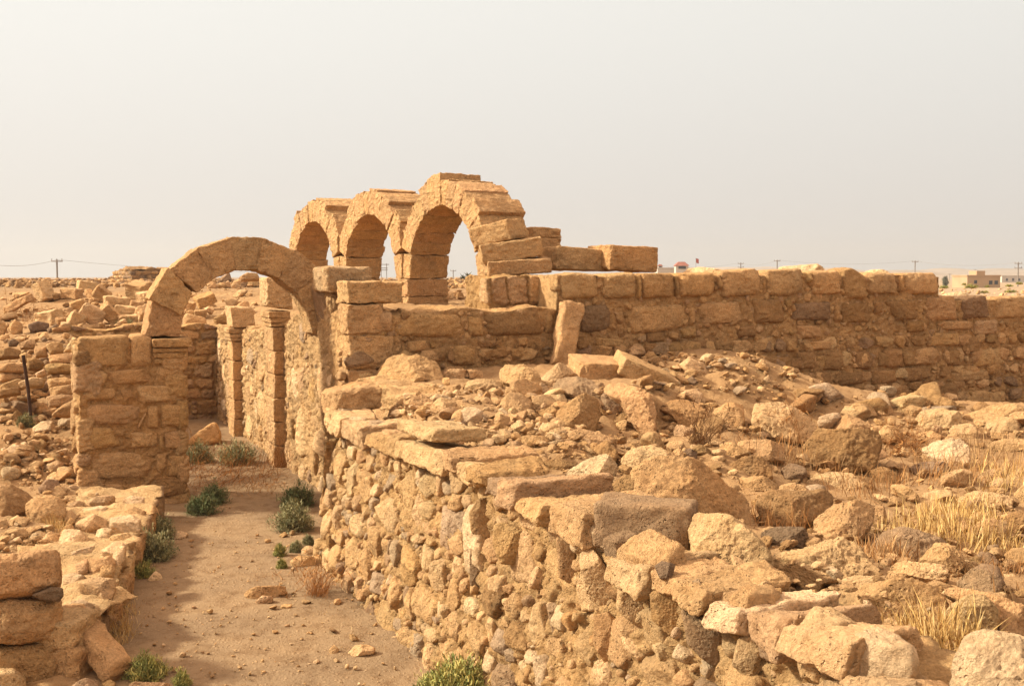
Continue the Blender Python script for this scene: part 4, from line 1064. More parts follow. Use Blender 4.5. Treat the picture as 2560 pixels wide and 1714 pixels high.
# ================================================================== boulder field
BF = [
 ('5', [(440,190),(470,130),(590,85),(740,80),(860,120),(890,190),(935,330),(920,372),(770,372),(640,338),(510,290),(450,240)], 't', 22, "big rounded boulder perched on the rubble mound at the far end of the foreground wall", {'level': 6, 'cuts': 22, 'amp': .05}),
 ('5', [(360,162),(435,160),(450,200),(450,270),(350,275)], 'k', 15, "small grey-faced block half hidden left of the perched boulder", {}),
 ('5', [(1265,185),(1310,145),(1400,160),(1480,180),(1520,220),(1590,325),(1560,352),(1400,305),(1290,262)], 't', 25, "knobbly boulder right of the perched one, below the leaning slab", {}),
 ('5', [(1590,275),(1700,230),(1850,240),(1940,290),(1950,355),(1900,425),(1800,405),(1650,355),(1580,312)], 'g', 28, "greyish domed boulder in front of the squared blocks at the foot of the long wall", {}),
 ('5', [(1640,480),(1720,420),(1830,360),(1900,390),(1930,430),(1925,500),(1890,592),(1800,602),(1720,572),(1640,522)], 'o', 18, "pointed tan boulder standing before the greyish domed one", {}),
 ('5', [(1945,270),(2090,262),(2150,310),(2240,350),(2290,450),(2290,592),(2260,632),(2150,525),(2060,405),(1960,352)], 't', 30, "long rough boulder sloping down to the right beside the domed one", {}),
 ('5', [(1930,382),(1990,340),(2050,362),(2075,462),(2000,502),(1930,482)], 'g', 20, "squat boulder wedged between the domed and the long sloping one", {}),
 ('5', [(2000,522),(2080,480),(2180,470),(2220,512),(2200,562),(2110,597),(2030,572)], 'b', 30, "brown flat-topped stone under the long sloping boulder", {}),
 ('5', [(1525,242),(1690,165),(1790,205),(1640,270),(1580,292)], 'l', 45, "pale slab tilted left at the foot of the leaning upright slab", {}),
 ('5', [(815,612),(880,570),(1000,510),(1060,562),(1080,622),(900,662),(830,642)], 'd', 22, "dark pyramid-shaped stone on top of the foreground wall", {}),
 ('5', [(820,432),(880,390),(960,400),(1000,430),(940,482),(860,472)], 'l', 30, "angular pale stone in front of the perched boulder", {}),
 ('5', [(640,422),(760,375),(860,380),(860,422),(810,462),(700,452)], 't', 35, "low tan stone just under the perched boulder", {}),
 ('5', [(1340,292),(1430,275),(1540,310),(1560,382),(1450,402),(1350,352)], 't', 25, "hollowed stone under the knobbly boulder", {}),
 ('5', [(1060,292),(1220,255),(1290,270),(1280,322),(1160,352),(1040,332)], 'l', 45, "low pale rock lying left of the knobbly boulder", {}),
 ('5', [(1480,422),(1600,380),(1700,370),(1720,432),(1620,472),(1500,462)], 'l', 40, "sloping pale rock left of the pointed boulder", {}),
 ('5', [(1240,422),(1320,360),(1400,350),(1480,400),(1480,462),(1280,502)], 't', 35, "broad rock in the middle of the mound of small stones", {}),
 ('5', [(1340,572),(1400,545),(1480,592),(1470,642),(1390,642)], 'l', 20, "small cube-like pale stone amid the rubble right of the dark pyramid stone", {}),
 ('5', [(1400,647),(1560,640),(1620,662),(1560,722),(1450,702)], 't', 45, "flat brick-shaped stone on the rubble right of the dark pyramid stone", {}),
 ('5', [(1640,642),(1700,600),(1860,600),(2000,640),(2120,692),(2000,695),(1700,692)], 't', 40, "long low rock at the foot of the pointed boulder", {}),
 ('5', [(1550,732),(1640,710),(1830,700),(1840,742),(1700,772),(1590,767)], 'o', 50, "long flat slab lying right of the brick-shaped stone", {}),
 ('5', [(1800,772),(1900,700),(1970,670),(2040,742),(2030,792),(1830,802)], 'b', 25, "wedge-shaped brown stone behind the flat slabs of the wall top", {}),
 ('5', [(1480,822),(1640,790),(1790,770),(1780,812),(1640,862),(1500,872)], 'b', 45, "long flat brown slab behind the thin grey wall-top slab", {}),
 ('5', [(1680,862),(1830,790),(1950,765),(2040,802),(2010,872),(1860,922),(1750,892)], 'p', 42, "pale faceted flat rock beside the thin wall-top slab", {}),
 ('5', [(2060,802),(2130,720),(2240,665),(2342,700),(2370,780),(2342,862),(2200,902),(2080,882)], 'l', 28, "pale rough hump of rock left of and behind the huge smooth boulder", {}),
 ('6', [(-70,600),(0,520),(120,488),(300,490),(420,530),(560,620),(700,690),(748,755),(700,852),(620,877),(330,802),(180,752),(-40,742)], 't', 30, "huge smooth-topped boulder, the largest of the field, beyond the dark block on the wall", {}),
 ('5', [(2000,962),(2080,900),(2150,900),(2220,962),(2230,1032),(2150,1062),(2050,1032)], 'b', 12, "round ball-like brown stone against the huge smooth boulder", {}),
 ('6', [(300,900),(330,835),(440,840),(550,850),(650,920),(740,1010),(800,1080),(818,1192),(720,1192),(590,1182),(430,1132),(320,1082),(290,1000)], 'l', 12, "bright faceted boulder with a pale left side sitting on the foreground wall", {'level': 6, 'cuts': 12, 'contact': 5.62}),
 ('8', [(1865,1300),(1915,1100),(1980,960),(2080,915),(2342,960),(2440,1000),(2460,1300)], 'p', 16, "pale bright boulder cut off by the bottom right corner", {'contact': 3.8, 'sink': .3}),
 ('8', [(1060,682),(1120,620),(1240,600),(1400,600),(1650,590),(1800,640),(1890,722),(1870,832),(1750,872),(1500,892),(1330,792),(1200,692)], 't', 30, "large whale-backed boulder behind the last blocks of the foreground wall", {'level': 6}),
 ('8', [(1840,832),(1900,760),(2000,700),(2100,700),(2180,782),(2190,872),(2150,932),(2000,962),(1880,932),(1845,882)], 'l', 15, "round boulder with a chipped front behind the bottom right corner boulder", {}),
 ('8', [(1780,622),(2000,640),(2200,700),(2400,770),(2420,945),(2200,922),(2180,802),(2050,690),(1850,692)], 't', 30, "long beam-like rock leaning away to the right edge behind the round boulder", {}),
 ('8', [(800,422),(1000,400),(1120,330),(1220,315),(1330,370),(1400,460),(1530,582),(1300,592),(1200,582),(1000,542),(830,502)], 'l', 30, "pitted tent-shaped boulder right of the bright faceted one", {'level': 6, 'fine': .06}),
 ('8', [(820,512),(1000,490),(1180,580),(1210,602),(1110,632),(1060,702),(960,612),(830,562)], 't', 30, "rough tan rock in front of the tent-shaped boulder", {}),
 ('8', [(1210,582),(1290,560),(1480,590),(1620,560),(1650,602),(1400,632),(1250,632)], 'l', 50, "low flat rock between the tent-shaped and the whale-backed boulders", {}),
 ('6', [(1045,962),(1070,850),(1180,770),(1330,740),(1430,762),(1420,862),(1350,942),(1150,992),(1060,987)], 't', 30, "rounded boulder with a long crack, left of the golden grass", {'level': 6}),
 ('6', [(1400,802),(1490,790),(1510,872),(1430,902)], 't', 20, "smaller stone touching the right side of the cracked boulder", {}),
 ('6', [(730,932),(880,905),(1010,920),(1040,1022),(870,1027),(770,992)], 'd', 35, "dark grey flat stone left of the cracked boulder", {}),
 ('6', [(1390,932),(1500,900),(1650,915),(1800,960),(1960,1042),(1980,1102),(1700,1112),(1420,1082)], 'g', 32, "broad brown block in front of the golden grass", {'level': 6}),
 ('6', [(1700,1112),(1800,1010),(1880,1010),(1960,1072),(1990,1132),(1900,1212),(1800,1202)], 't', 25, "triangular boulder at the right end of the broad brown block", {}),
 ('6', [(1480,1152),(1600,1110),(1720,1130),(1850,1130),(1890,1202),(1850,1242),(1700,1222),(1560,1182)], 'l', 38, "knobbly pale rock in front of the triangular boulder", {'fine': .06}),
 ('6', [(1930,1242),(2030,1160),(2120,1180),(2210,1242),(2190,1332),(1980,1302)], 'g', 28, "dull domed boulder right of the knobbly pale rock", {}),
 ('6', [(2000,932),(2100,860),(2200,870),(2240,942),(2200,992),(2060,992)], 't', 28, "rounded boulder at the right of the golden grass", {}),
 ('6', [(2230,852),(2290,810),(2380,830),(2400,932),(2270,942)], 'b', 22, "dark tan boulder at the right edge level with the golden grass", {}),
 ('6', [(2220,1082),(2280,1030),(2400,1030),(2420,1132),(2230,1132)], 't', 25, "boulder cut by the right edge below the golden grass", {}),
 ('6', [(1990,1142),(2080,1060),(2150,1070),(2200,1132),(2100,1162)], 'g', 30, "small wedge-shaped stone below the right end of the golden grass", {}),
 ('6', [(1930,742),(2050,700),(2200,690),(2280,712),(2270,792),(2100,802),(1960,782)], 'l', 40, "long pale flat boulder behind the golden grass at the right", {}),
 ('6', [(1710,412),(1830,375),(1960,370),(2010,422),(2010,502),(1920,547),(1830,502),(1760,462)], 'p', 32, "bright sharp-edged boulder among tall dry weeds at the right", {}),
 ('6', [(1860,342),(1920,280),(2020,270),(2060,322),(2040,372),(1900,372)], 'l', 25, "rounded pale boulder just behind the bright sharp-edged one", {}),
 ('6', [(1000,642),(1080,580),(1180,555),(1330,570),(1410,602),(1400,642),(1250,672),(1100,682)], 'l', 42, "pale loaf-shaped boulder in front of the large dark block", {}),
 ('6', [(678,262),(700,170),(850,140),(960,170),(1040,232),(1075,292),(1040,372),(950,382),(800,352),(690,322)], 'l', 18, "big bulky tan boulder in the middle of the field, left of the large dark block", {'level': 6}),
 ('6', [(980,432),(1080,320),(1300,320),(1450,330),(1480,402),(1430,532),(1250,572),(1050,562),(1000,502)], 'b', 12, "large dark squarish block rising from dry weeds mid-field", {'e': 4, 'level': 6}),
 ('6', [(1140,312),(1190,235),(1280,225),(1400,280),(1430,332),(1200,335)], 't', 25, "rock lying on the back of the large dark squarish block", {}),
 ('6', [(860,562),(920,520),(1000,530),(1020,592),(960,642),(880,612)], 'g', 22, "small octagonal stone left of the loaf-shaped boulder", {}),
 ('6', [(550,402),(600,365),(750,375),(880,402),(880,482),(760,502),(620,442)], 't', 30, "flat-topped rock in front of the big bulky boulder", {}),
 ('6', [(480,442),(490,400),(570,400),(680,460),(560,502),(470,482)], 't', 30, "tan rock left of the flat-topped rock", {}),
 ('6', [(540,532),(620,490),(740,475),(800,532),(810,602),(700,607),(590,592)], 'b', 28, "rounded brown boulder behind the huge smooth boulder's right shoulder", {}),
 ('6', [(600,612),(740,605),(850,642),(820,682),(680,682)], 't', 45, "low flat stone on top of the wide brown block behind the bright faceted boulder", {}),
 ('6', [(710,722),(800,690),(1000,700),(1130,685),(1180,722),(1180,792),(1080,852),(1040,922),(760,892),(720,802)], 'b', 12, "wide brown block overgrown with rusty weeds behind the bright faceted boulder", {'e': 4, 'level': 6}),
 ('6', [(790,682),(900,640),(1000,650),(1080,692),(900,702)], 't', 48, "thin slab on the back of the wide weedy brown block", {}),
 ('6', [(200,302),(230,280),(330,320),(340,352),(260,362),(210,342)], 'k', 28, "small egg-shaped stone in the hollow left of the big bulky boulder", {}),
 ('6', [(100,162),(200,120),(330,140),(400,200),(470,262),(440,322),(240,282),(190,232)], 'b', 30, "dark brown shaded boulder behind the hollow in the mound", {}),
 ('6', [(430,192),(520,155),(630,150),(640,262),(600,302),(520,272)], 't', 22, "square tan stone left of the big bulky boulder", {}),
 ('6', [(1240,202),(1320,160),(1420,160),(1450,222),(1360,252),(1260,227)], 't', 28, "boulder near the foot of the long wall, left of three behind the dark block", {}),
 ('6', [(1420,172),(1530,175),(1560,222),(1450,232)], 't', 28, "smaller stone right beside the first boulder at the foot of the long wall", {}),
 ('6', [(1590,202),(1650,160),(1740,190),(1720,232),(1620,237)], 't', 28, "blunt stone at the foot of the long wall right of the dark block", {}),
 ('6', [(1660,262),(1720,205),(1850,190),(1960,215),(1950,292),(1800,322),(1690,302)], 'l', 35, "long flat boulder near the long wall at the right, in front of a peaked one", {}),
 ('6', [(1770,162),(1830,115),(1920,150),(1960,202),(1850,202)], 'b', 25, "peaked brown stone against the foot of the long wall at the right", {}),
 ('6', [(2060,192),(2150,160),(2300,165),(2380,222),(2330,282),(2120,292),(1960,292),(1960,222)], 't', 28, "wide boulder near the right edge below the long wall", {}),
 ('6', [(2110,292),(2200,220),(2300,260),(2320,322),(2180,342)], 'k', 30, "grey tilted slab leaning on the wide boulder by the right edge", {}),
 ('6', [(2120,402),(2220,360),(2380,370),(2400,442),(2200,462)], 't', 35, "long low boulder behind tall dry weeds at the right edge", {}),
 ('6', [(1450,332),(1500,290),(1590,310),(1610,362),(1570,392),(1480,372)], 't', 25, "rounded stone at the right shoulder of the large dark block", {}),
 ('6', [(1700,342),(1780,320),(1840,350),(1830,382),(1720,382)], 't', 30, "small rounded stone left of the bright sharp-edged boulder", {}),
 ('6', [(1640,542),(1720,500),(1850,510),(1900,552),(1830,602),(1700,592)], 'g', 35, "low grey rock in dry weeds below the bright sharp-edged boulder", {}),
 ('6', [(1830,602),(1920,550),(2020,560),(2040,642),(1920,682),(1840,652)], 't', 30, "rough boulder right of the low grey rock in the weeds", {}),
 ('6', [(1520,652),(1600,650),(1700,722),(1710,752),(1620,732)], 't', 35, "slanting stone at the left end of the golden grass", {}),
 ('6', [(1720,702),(1790,665),(1900,680),(1910,732),(1750,752)], 'l', 38, "pale square-ended stone at the top of the golden grass", {}),
 ('6', [(1400,562),(1480,530),(1560,570),(1600,632),(1480,642)], 'b', 30, "brown sloping rock right of the loaf-shaped boulder", {}),
 ('6', [(2050,592),(2150,550),(2210,580),(2190,642),(2080,642)], 't', 30, "stone among the weeds right of the rough boulder", {}),
 ('6', [(2130,642),(2190,610),(2260,640),(2230,692),(2150,682)], 'k', 30, "pinkish small stone above the long pale flat boulder", {}),
 ('3', [(740,572),(780,540),(850,550),(875,592),(860,617),(780,617)], 'l', 28, "pale lone stone on the earth slope below the long wall", {}),
 ('3', [(880,537),(960,530),(1010,572),(1000,597),(940,582)], 'l', 50, "pale slab tucked into the foot of the long wall", {}),
 ('3', [(735,717),(820,675),(850,702),(840,747)], 'l', 35, "pale stone on the slope in front of the squared blocks", {}),
 ('3', [(775,642),(800,625),(825,652),(810,672),(780,667)], 'd', 25, "small dark stone at the right end of the squared fallen blocks", {}),
 ('8', [(90,520),(130,488),(215,510),(190,600),(120,580)], 'd', 20, "small dark angular stone stuck on the wall below the bright faceted boulder", {'contact': 5.3}),
 ('5', [(415,400),(460,345),(505,350),(495,410),(440,425)], 't', 20, "egg-sized cobble at the left foot of the perched boulder", {}),
 ('5', [(490,395),(530,350),(585,365),(590,410),(520,420)], 't', 20, "cobble right beside the one at the left foot of the perched boulder", {}),
 ('5', [(980,465),(1040,440),(1100,440),(1080,480),(1000,490)], 'l', 40, "thin pale flake lying in the rubble behind the dark pyramid stone", {}),
 ('5', [(1190,545),(1260,510),(1340,515),(1340,580),(1240,575)], 't', 40, "flat stone among small rubble right of the dark pyramid stone's tip", {}),
 ('5', [(1620,560),(1660,540),(1700,565),(1690,600),(1640,600)], 'l', 25, "little pale stone at the left foot of the pointed boulder", {}),
 ('5', [(1170,620),(1240,600),(1310,605),(1280,640),(1190,640)], 'k', 50, "flat pinkish chip on the rubble between dark pyramid and cube-like stones", {}),
 ('5', [(905,212),(1060,215),(1040,275),(920,262)], 'l', 20, "pale block lying right of the perched boulder against the long wall", {}),
 ('5', [(1060,215),(1160,215),(1165,265),(1080,270)], 't', 20, "tan block at the wall foot right of the pale one", {}),
 ('6', [(2280,712),(2330,660),(2420,670),(2430,742),(2300,762)], 't', 25, "stone at the right edge above the golden grass", {}),
 ('6', [(160,420),(180,385),(260,390),(290,440),(220,470)], 't', 30, "stone between the brown rounded boulder and the long low rock", {}),
 ('6', [(230,460),(300,430),(350,460),(340,500),(250,500)], 'd', 30, "dark chunk behind the huge smooth boulder's crest", {}),
 ('6', [(320,430),(370,410),(440,445),(430,480),(350,475)], 'b', 30, "brown lump right of the dark chunk behind the huge boulder", {}),
 ('6', [(300,370),(350,345),(400,370),(390,410),(320,410)], 'b', 30, "brown stone below the egg-shaped one in the hollow", {}),
 ('6', [(0,380),(30,322),(100,350),(180,430),(90,420)], 't', 35, "slanted slab left of the hollow in the mound", {}),
 ('6', [(1600,420),(1650,440),(1640,480),(1560,470)], 'l', 45, "white chip lying on the dry thatch mid-field", {}),
 ('6', [(2210,1010),(2180,990),(2300,950),(2400,960),(2400,1010)], 'g', 35, "flat brown stone at the right edge under the dark tan boulder", {}),
]
for zm, pts, tone, lean, lab, kw in BF:
    nm, ct = ("boulder", "boulder") if "boulder" in lab else ("stone", "stone")
    kw = dict(kw); kw.setdefault('cuts', 10); kw.setdefault('e', 3.8); kw.setdefault('lo', .60); kw.setdefault('fine', .038); kw.setdefault('dk', .52)
    B(nm, ct, zm, pts, lab, tone, lean=lean, **kw)
tb("rusty brown pitted block lying across the foreground wall left of the bright boulder", 'N', 1492, 1245, 1738, 1368, 6.2, -14, -3, 2, .42, 613, 'g', kx=.50, kz=.47)
# squared fallen blocks at the foot of the wall
g1 = ground(*px('5', [(1890, 270)])[0])
tb("flat-topped squared block at the foot of the long wall, left of two", '5', 1750, 138, 2068, 290, g1[1] + .35, 10, 6, 3, .7, 611, 't', kx=.5, kz=.44)
tb("squared block sloping to the right, right of two at the foot of the long wall", '5', 2030, 140, 2400, 345, g1[1] + .25, 8, 8, 24, .6, 612, 't', kx=.55, kz=.30)

# ================================================================== left: fallen ashlars and terrace
LF = [
 ([(245,290),(255,235),(295,225),(335,280),(350,310),(350,365),(280,365),(270,300)], 'l', "pale upright broken stub at the top left of the fallen blocks"),
 ([(410,312),(430,265),(530,265),(568,312),(540,340),(430,340)], 't', "wide tan block right of the upright stub"),
 ([(518,262),(570,215),(612,220),(648,282),(620,305),(540,295)], 'l', "high tilted block on the crest of the fallen pile"),
 ([(600,240),(640,225),(668,262),(650,285)], 't', "small block behind the high tilted one on the crest"),
 ([(638,282),(700,248),(758,322),(700,365),(650,335)], 'o', "diamond-shaped tipped block right of the crest"),
 ([(558,302),(590,285),(640,310),(688,365),(640,360)], 't', "narrow slab sloping under the diamond-shaped block"),
 ([(708,345),(760,318),(897,340),(892,395),(770,390),(720,375)], 'l', "long brick-like block right of the middle of the pile"),
 ([(873,325),(900,240),(940,222),(1037,292),(950,350)], 't', "big tipped block beside the left haunch of the single arch"),
 ([(928,332),(960,290),(1032,300),(1032,365),(960,365)], 'l', "pale lumpy block touching the left haunch of the single arch"),
 ([(478,392),(530,338),(587,380),(562,425),(500,435)], 'o', "dull block on edge near the centre of the pile"),
 ([(543,422),(590,385),(650,390),(697,452),(692,515),(600,515),(560,475)], 'l', "broad squared block lying in the front row, left of a pair"),
 ([(668,402),(740,380),(802,450),(802,505),(720,510)], 't', "squared block lying in the front row, right of a pair"),
 ([(768,402),(860,383),(932,437),(880,455),(810,455)], 'l', "slab behind the green bush by the pillar, sloping right"),
 ([(238,485),(340,400),(417,462),(380,515),(300,510)], 'l', "large wedge-shaped block at the front left of the pile"),
 ([(418,442),(455,403),(492,420),(482,470),(430,470)], 't', "small cube between the wedge-shaped block and the front row"),
 ([(463,452),(530,428),(577,492),(540,525),(480,525)], 'l', "rounded cube in the front row of the pile"),
 ([(188,515),(250,493),(332,508),(332,550),(210,565)], 'd', "black basalt block at the front left of the pile"),
 ([(313,545),(380,513),(407,528),(402,565),(330,565)], 'd', "small black stone right of the black basalt block"),
 ([(403,522),(440,493),(477,520),(472,565),(410,565)], 'l', "little upright cube right of the small black stone"),
 ([(383,492),(420,468),(477,485),(472,515),(400,525)], 'b', "brown rounded stone above the little upright cube"),
 ([(798,475),(860,448),(935,460),(935,510),(810,510)], 'l', "pale block just behind the green bush by the pillar"),
 ([(918,442),(980,385),(1015,420),(985,495),(930,480)], 'l', "narrow block between the green bush and the arch foot"),
 ([(-20,412),(100,350),(282,302),(285,350),(120,405),(-20,445)], 't', "long fallen beam lying across the left of the pile"),
 ([(-20,452),(110,428),(122,468),(-20,490)], 'l', "flat lintel stone resting on two stones at the left edge"),
 ([(-20,490),(30,488),(48,545),(22,585),(-20,585)], 't', "left support stone under the flat lintel at the left edge"),
 ([(53,535),(100,478),(152,510),(152,565),(90,580)], 't', "right rounded support stone under the flat lintel at the left edge"),
 ([(90,320),(140,295),(200,320),(190,350),(110,350)], 't', "block behind the long fallen beam"),
 ([(350,318),(400,300),(415,335),(360,350)], 'b', "shaded block between the upright stub and the wide tan block"),
 ([(885,380),(900,350),(985,375),(960,410),(900,400)], 't', "low slab under the pale lumpy block by the arch"),
 ([(1305,342),(1440,288),(1468,352),(1340,415)], 'o', "tipped block seen through the single arch at left"),
 ([(1253,405),(1300,348),(1312,435),(1260,445)], 't', "block behind the tipped one seen through the single arch"),
 ([(1310,445),(1360,408),(1402,440),(1350,465)], 't', "small block under the tipped one seen through the single arch"),
 ([(1378,420),(1410,390),(1445,425),(1420,455)], 'l', "small pale cube right of the tipped block seen through the arch"),
 ([(1440,475),(1480,450),(1572,470),(1572,515),(1460,515)], 'b', "flat dull stone at the passage rim seen through the arch"),
 ([(1480,452),(1520,413),(1562,460)], 'l', "pointed pale stone behind the flat dull one at the passage rim"),
 ([(1615,195),(1670,165),(1740,168),(1758,208),(1630,214)], 't', "flat boulder crowning the stone heap on the skyline inside the arch"),
 ([(1480,205),(1550,160),(1567,212),(1500,235)], 'g', "tall stone of the skyline heap inside the arch, at left"),
 ([(1568,235),(1610,208),(1657,225),(1642,260),(1580,260)], 't', "lower left stone of the skyline heap under the flat boulder"),
 ([(1658,222),(1750,215),(1752,255),(1670,260)], 't', "lower right stone of the skyline heap under the flat boulder"),
 ([(1478,235),(1550,225),(1562,260),(1480,268)], 't', "stone at the foot of the tall one in the skyline heap"),
 ([(1400,240),(1440,225),(1475,250),(1460,275),(1400,275)], 't', "leftmost low stone of the skyline heap inside the arch"),
]
for pts, tone, lab in LF:
    nm, ct = ("boulder", "boulder") if "boulder" in lab else ("stone_block", "stone block") if ("block" in lab or "slab" in lab or "cube" in lab or "beam" in lab or "stub" in lab) else ("stone", "stone")
    if ct == "stone_block".replace('_', ' ') and tone != 'd':
        P_ = np.array(px('1', pts)); ctr_ = P_.mean(0); q_ = (P_ - ctr_) * [1, -1]
        w_, vec_ = np.linalg.eigh(q_.T @ q_); ax_ = vec_[:, 1]; ax_ = ax_ if ax_[0] > 0 else -ax_
        th_ = math.degrees(math.atan2(ax_[1], ax_[0])); e1 = np.ptp(q_ @ ax_); e2 = np.ptp(q_ @ np.array([-ax_[1], ax_[0]]))
        g_ = ground(ctr_[0], P_[:, 1].max()); sc_ = g_[1] / F; rr_ = random.Random(hash_(lab))
        dep_ = min(e1, e2) * sc_ * rr_.uniform(.9, 1.2); yw_ = rr_.choice((-1, 1)) * rr_.uniform(14, 38)
        cc_ = at(ctr_[0], ctr_[1], g_[1] + dep_ * .45)
        X_, Y_, Z_ = frame(yw_, rr_.uniform(2, 16), -th_)
        tilted(nm, ct, lab, cc_, X_ * e1 * sc_ * .44, Y_ * dep_ / 2, Z_ * e2 * sc_ * .44, hash_(lab) % 997, tone, .03, .03)
        continue
    B(nm, ct, '1', pts, lab, tone, lean=15, dk=.42, e=4.5, cuts=5, lo=.86, hi=.97, amp=.035, fine=.022)
# block seen through the arch beyond the passage wall, and block fallen in the passage
B("stone_block", "stone block", '1', [(1238,470),(1260,440),(1390,470),(1397,525),(1330,600),(1240,600)], "large tilted block at the far left rim of the passage, seen through the arch", 't', lean=12, dk=.5, contact=23.0, **blkw)
B("stone_block", "stone block", '9', [(10,1050),(100,985),(190,928),(215,935),(245,1000),(240,1040),(160,1075),(30,1075)], "fallen block leaning in the dead end of the passage", 'o', lean=30, dk=.4, **blkw)

tw = empty("terrace_wall", at(120, 1000, 16.2), "tumbled dry stone terrace wall rising left of the pillar", "wall")
TW = [([(313,652),(360,628),(427,640),(427,700),(340,710)], 't', 16.6), ([(228,682),(310,663),(322,722),(240,730)], 't', 16.6), ([(328,722),(520,700),(545,705),(545,780),(430,780),(340,770)], 't', 15.9),
 ([(298,795),(320,778),(400,775),(545,788),(545,840),(330,838)], 'o', 15.7), ([(430,685),(490,598),(545,615),(545,700)], 'l', 16.2), ([(123,905),(220,868),(312,880),(292,930),(150,935)], 'l', 16.0),
 ([(238,845),(300,813),(322,850),(250,865)], 'p', 16.2), ([(318,862),(400,848),(417,900),(320,910)], 't', 15.7), ([(328,942),(480,918),(545,945),(545,985),(350,995)], 't', 15.3),
 ([(338,1115),(420,1058),(520,1010),(545,1020),(545,1115),(440,1125)], 't', 15.1), ([(320,880),(440,870),(545,900),(545,935),(330,940)], 't', 15.5), ([(310,1000),(420,985),(545,990),(545,1020),(420,1060),(330,1060)], 'k', 15.2),
 ([(0,780),(90,770),(170,790),(180,830),(60,835),(-20,820)], 't', 16.4), ([(-20,690),(60,665),(140,690),(130,730),(-20,740)], 'b', 17), ([(-20,955),(130,938),(142,980),(-20,1005)], 'b', 16),
 ([(60,900),(120,880),(180,900),(160,945),(-10,950),(10,920)], 't', 16.2), ([(0,850),(70,840),(140,855),(120,890),(0,895)], 't', 16.4), ([(180,740),(240,740),(300,770),(280,815),(190,810)], 'b', 16.8),
 ([(130,720),(170,700),(215,720),(205,755),(140,760)], 't', 17), ([(130,640),(190,620),(240,640),(230,670),(140,675)], 'k', 17.5), ([(50,625),(100,610),(130,635),(110,655),(60,655)], 'd', 17.5)]
for i, (pts, tone, Y) in enumerate(TW):
    seen_rock("wall_block", px('1', pts), tone=tone, contact=Y, lean=12, seed=700 + i, parent=tw, dk=.6, e=3.6, cuts=5, lo=.84, hi=.96, push=.6)
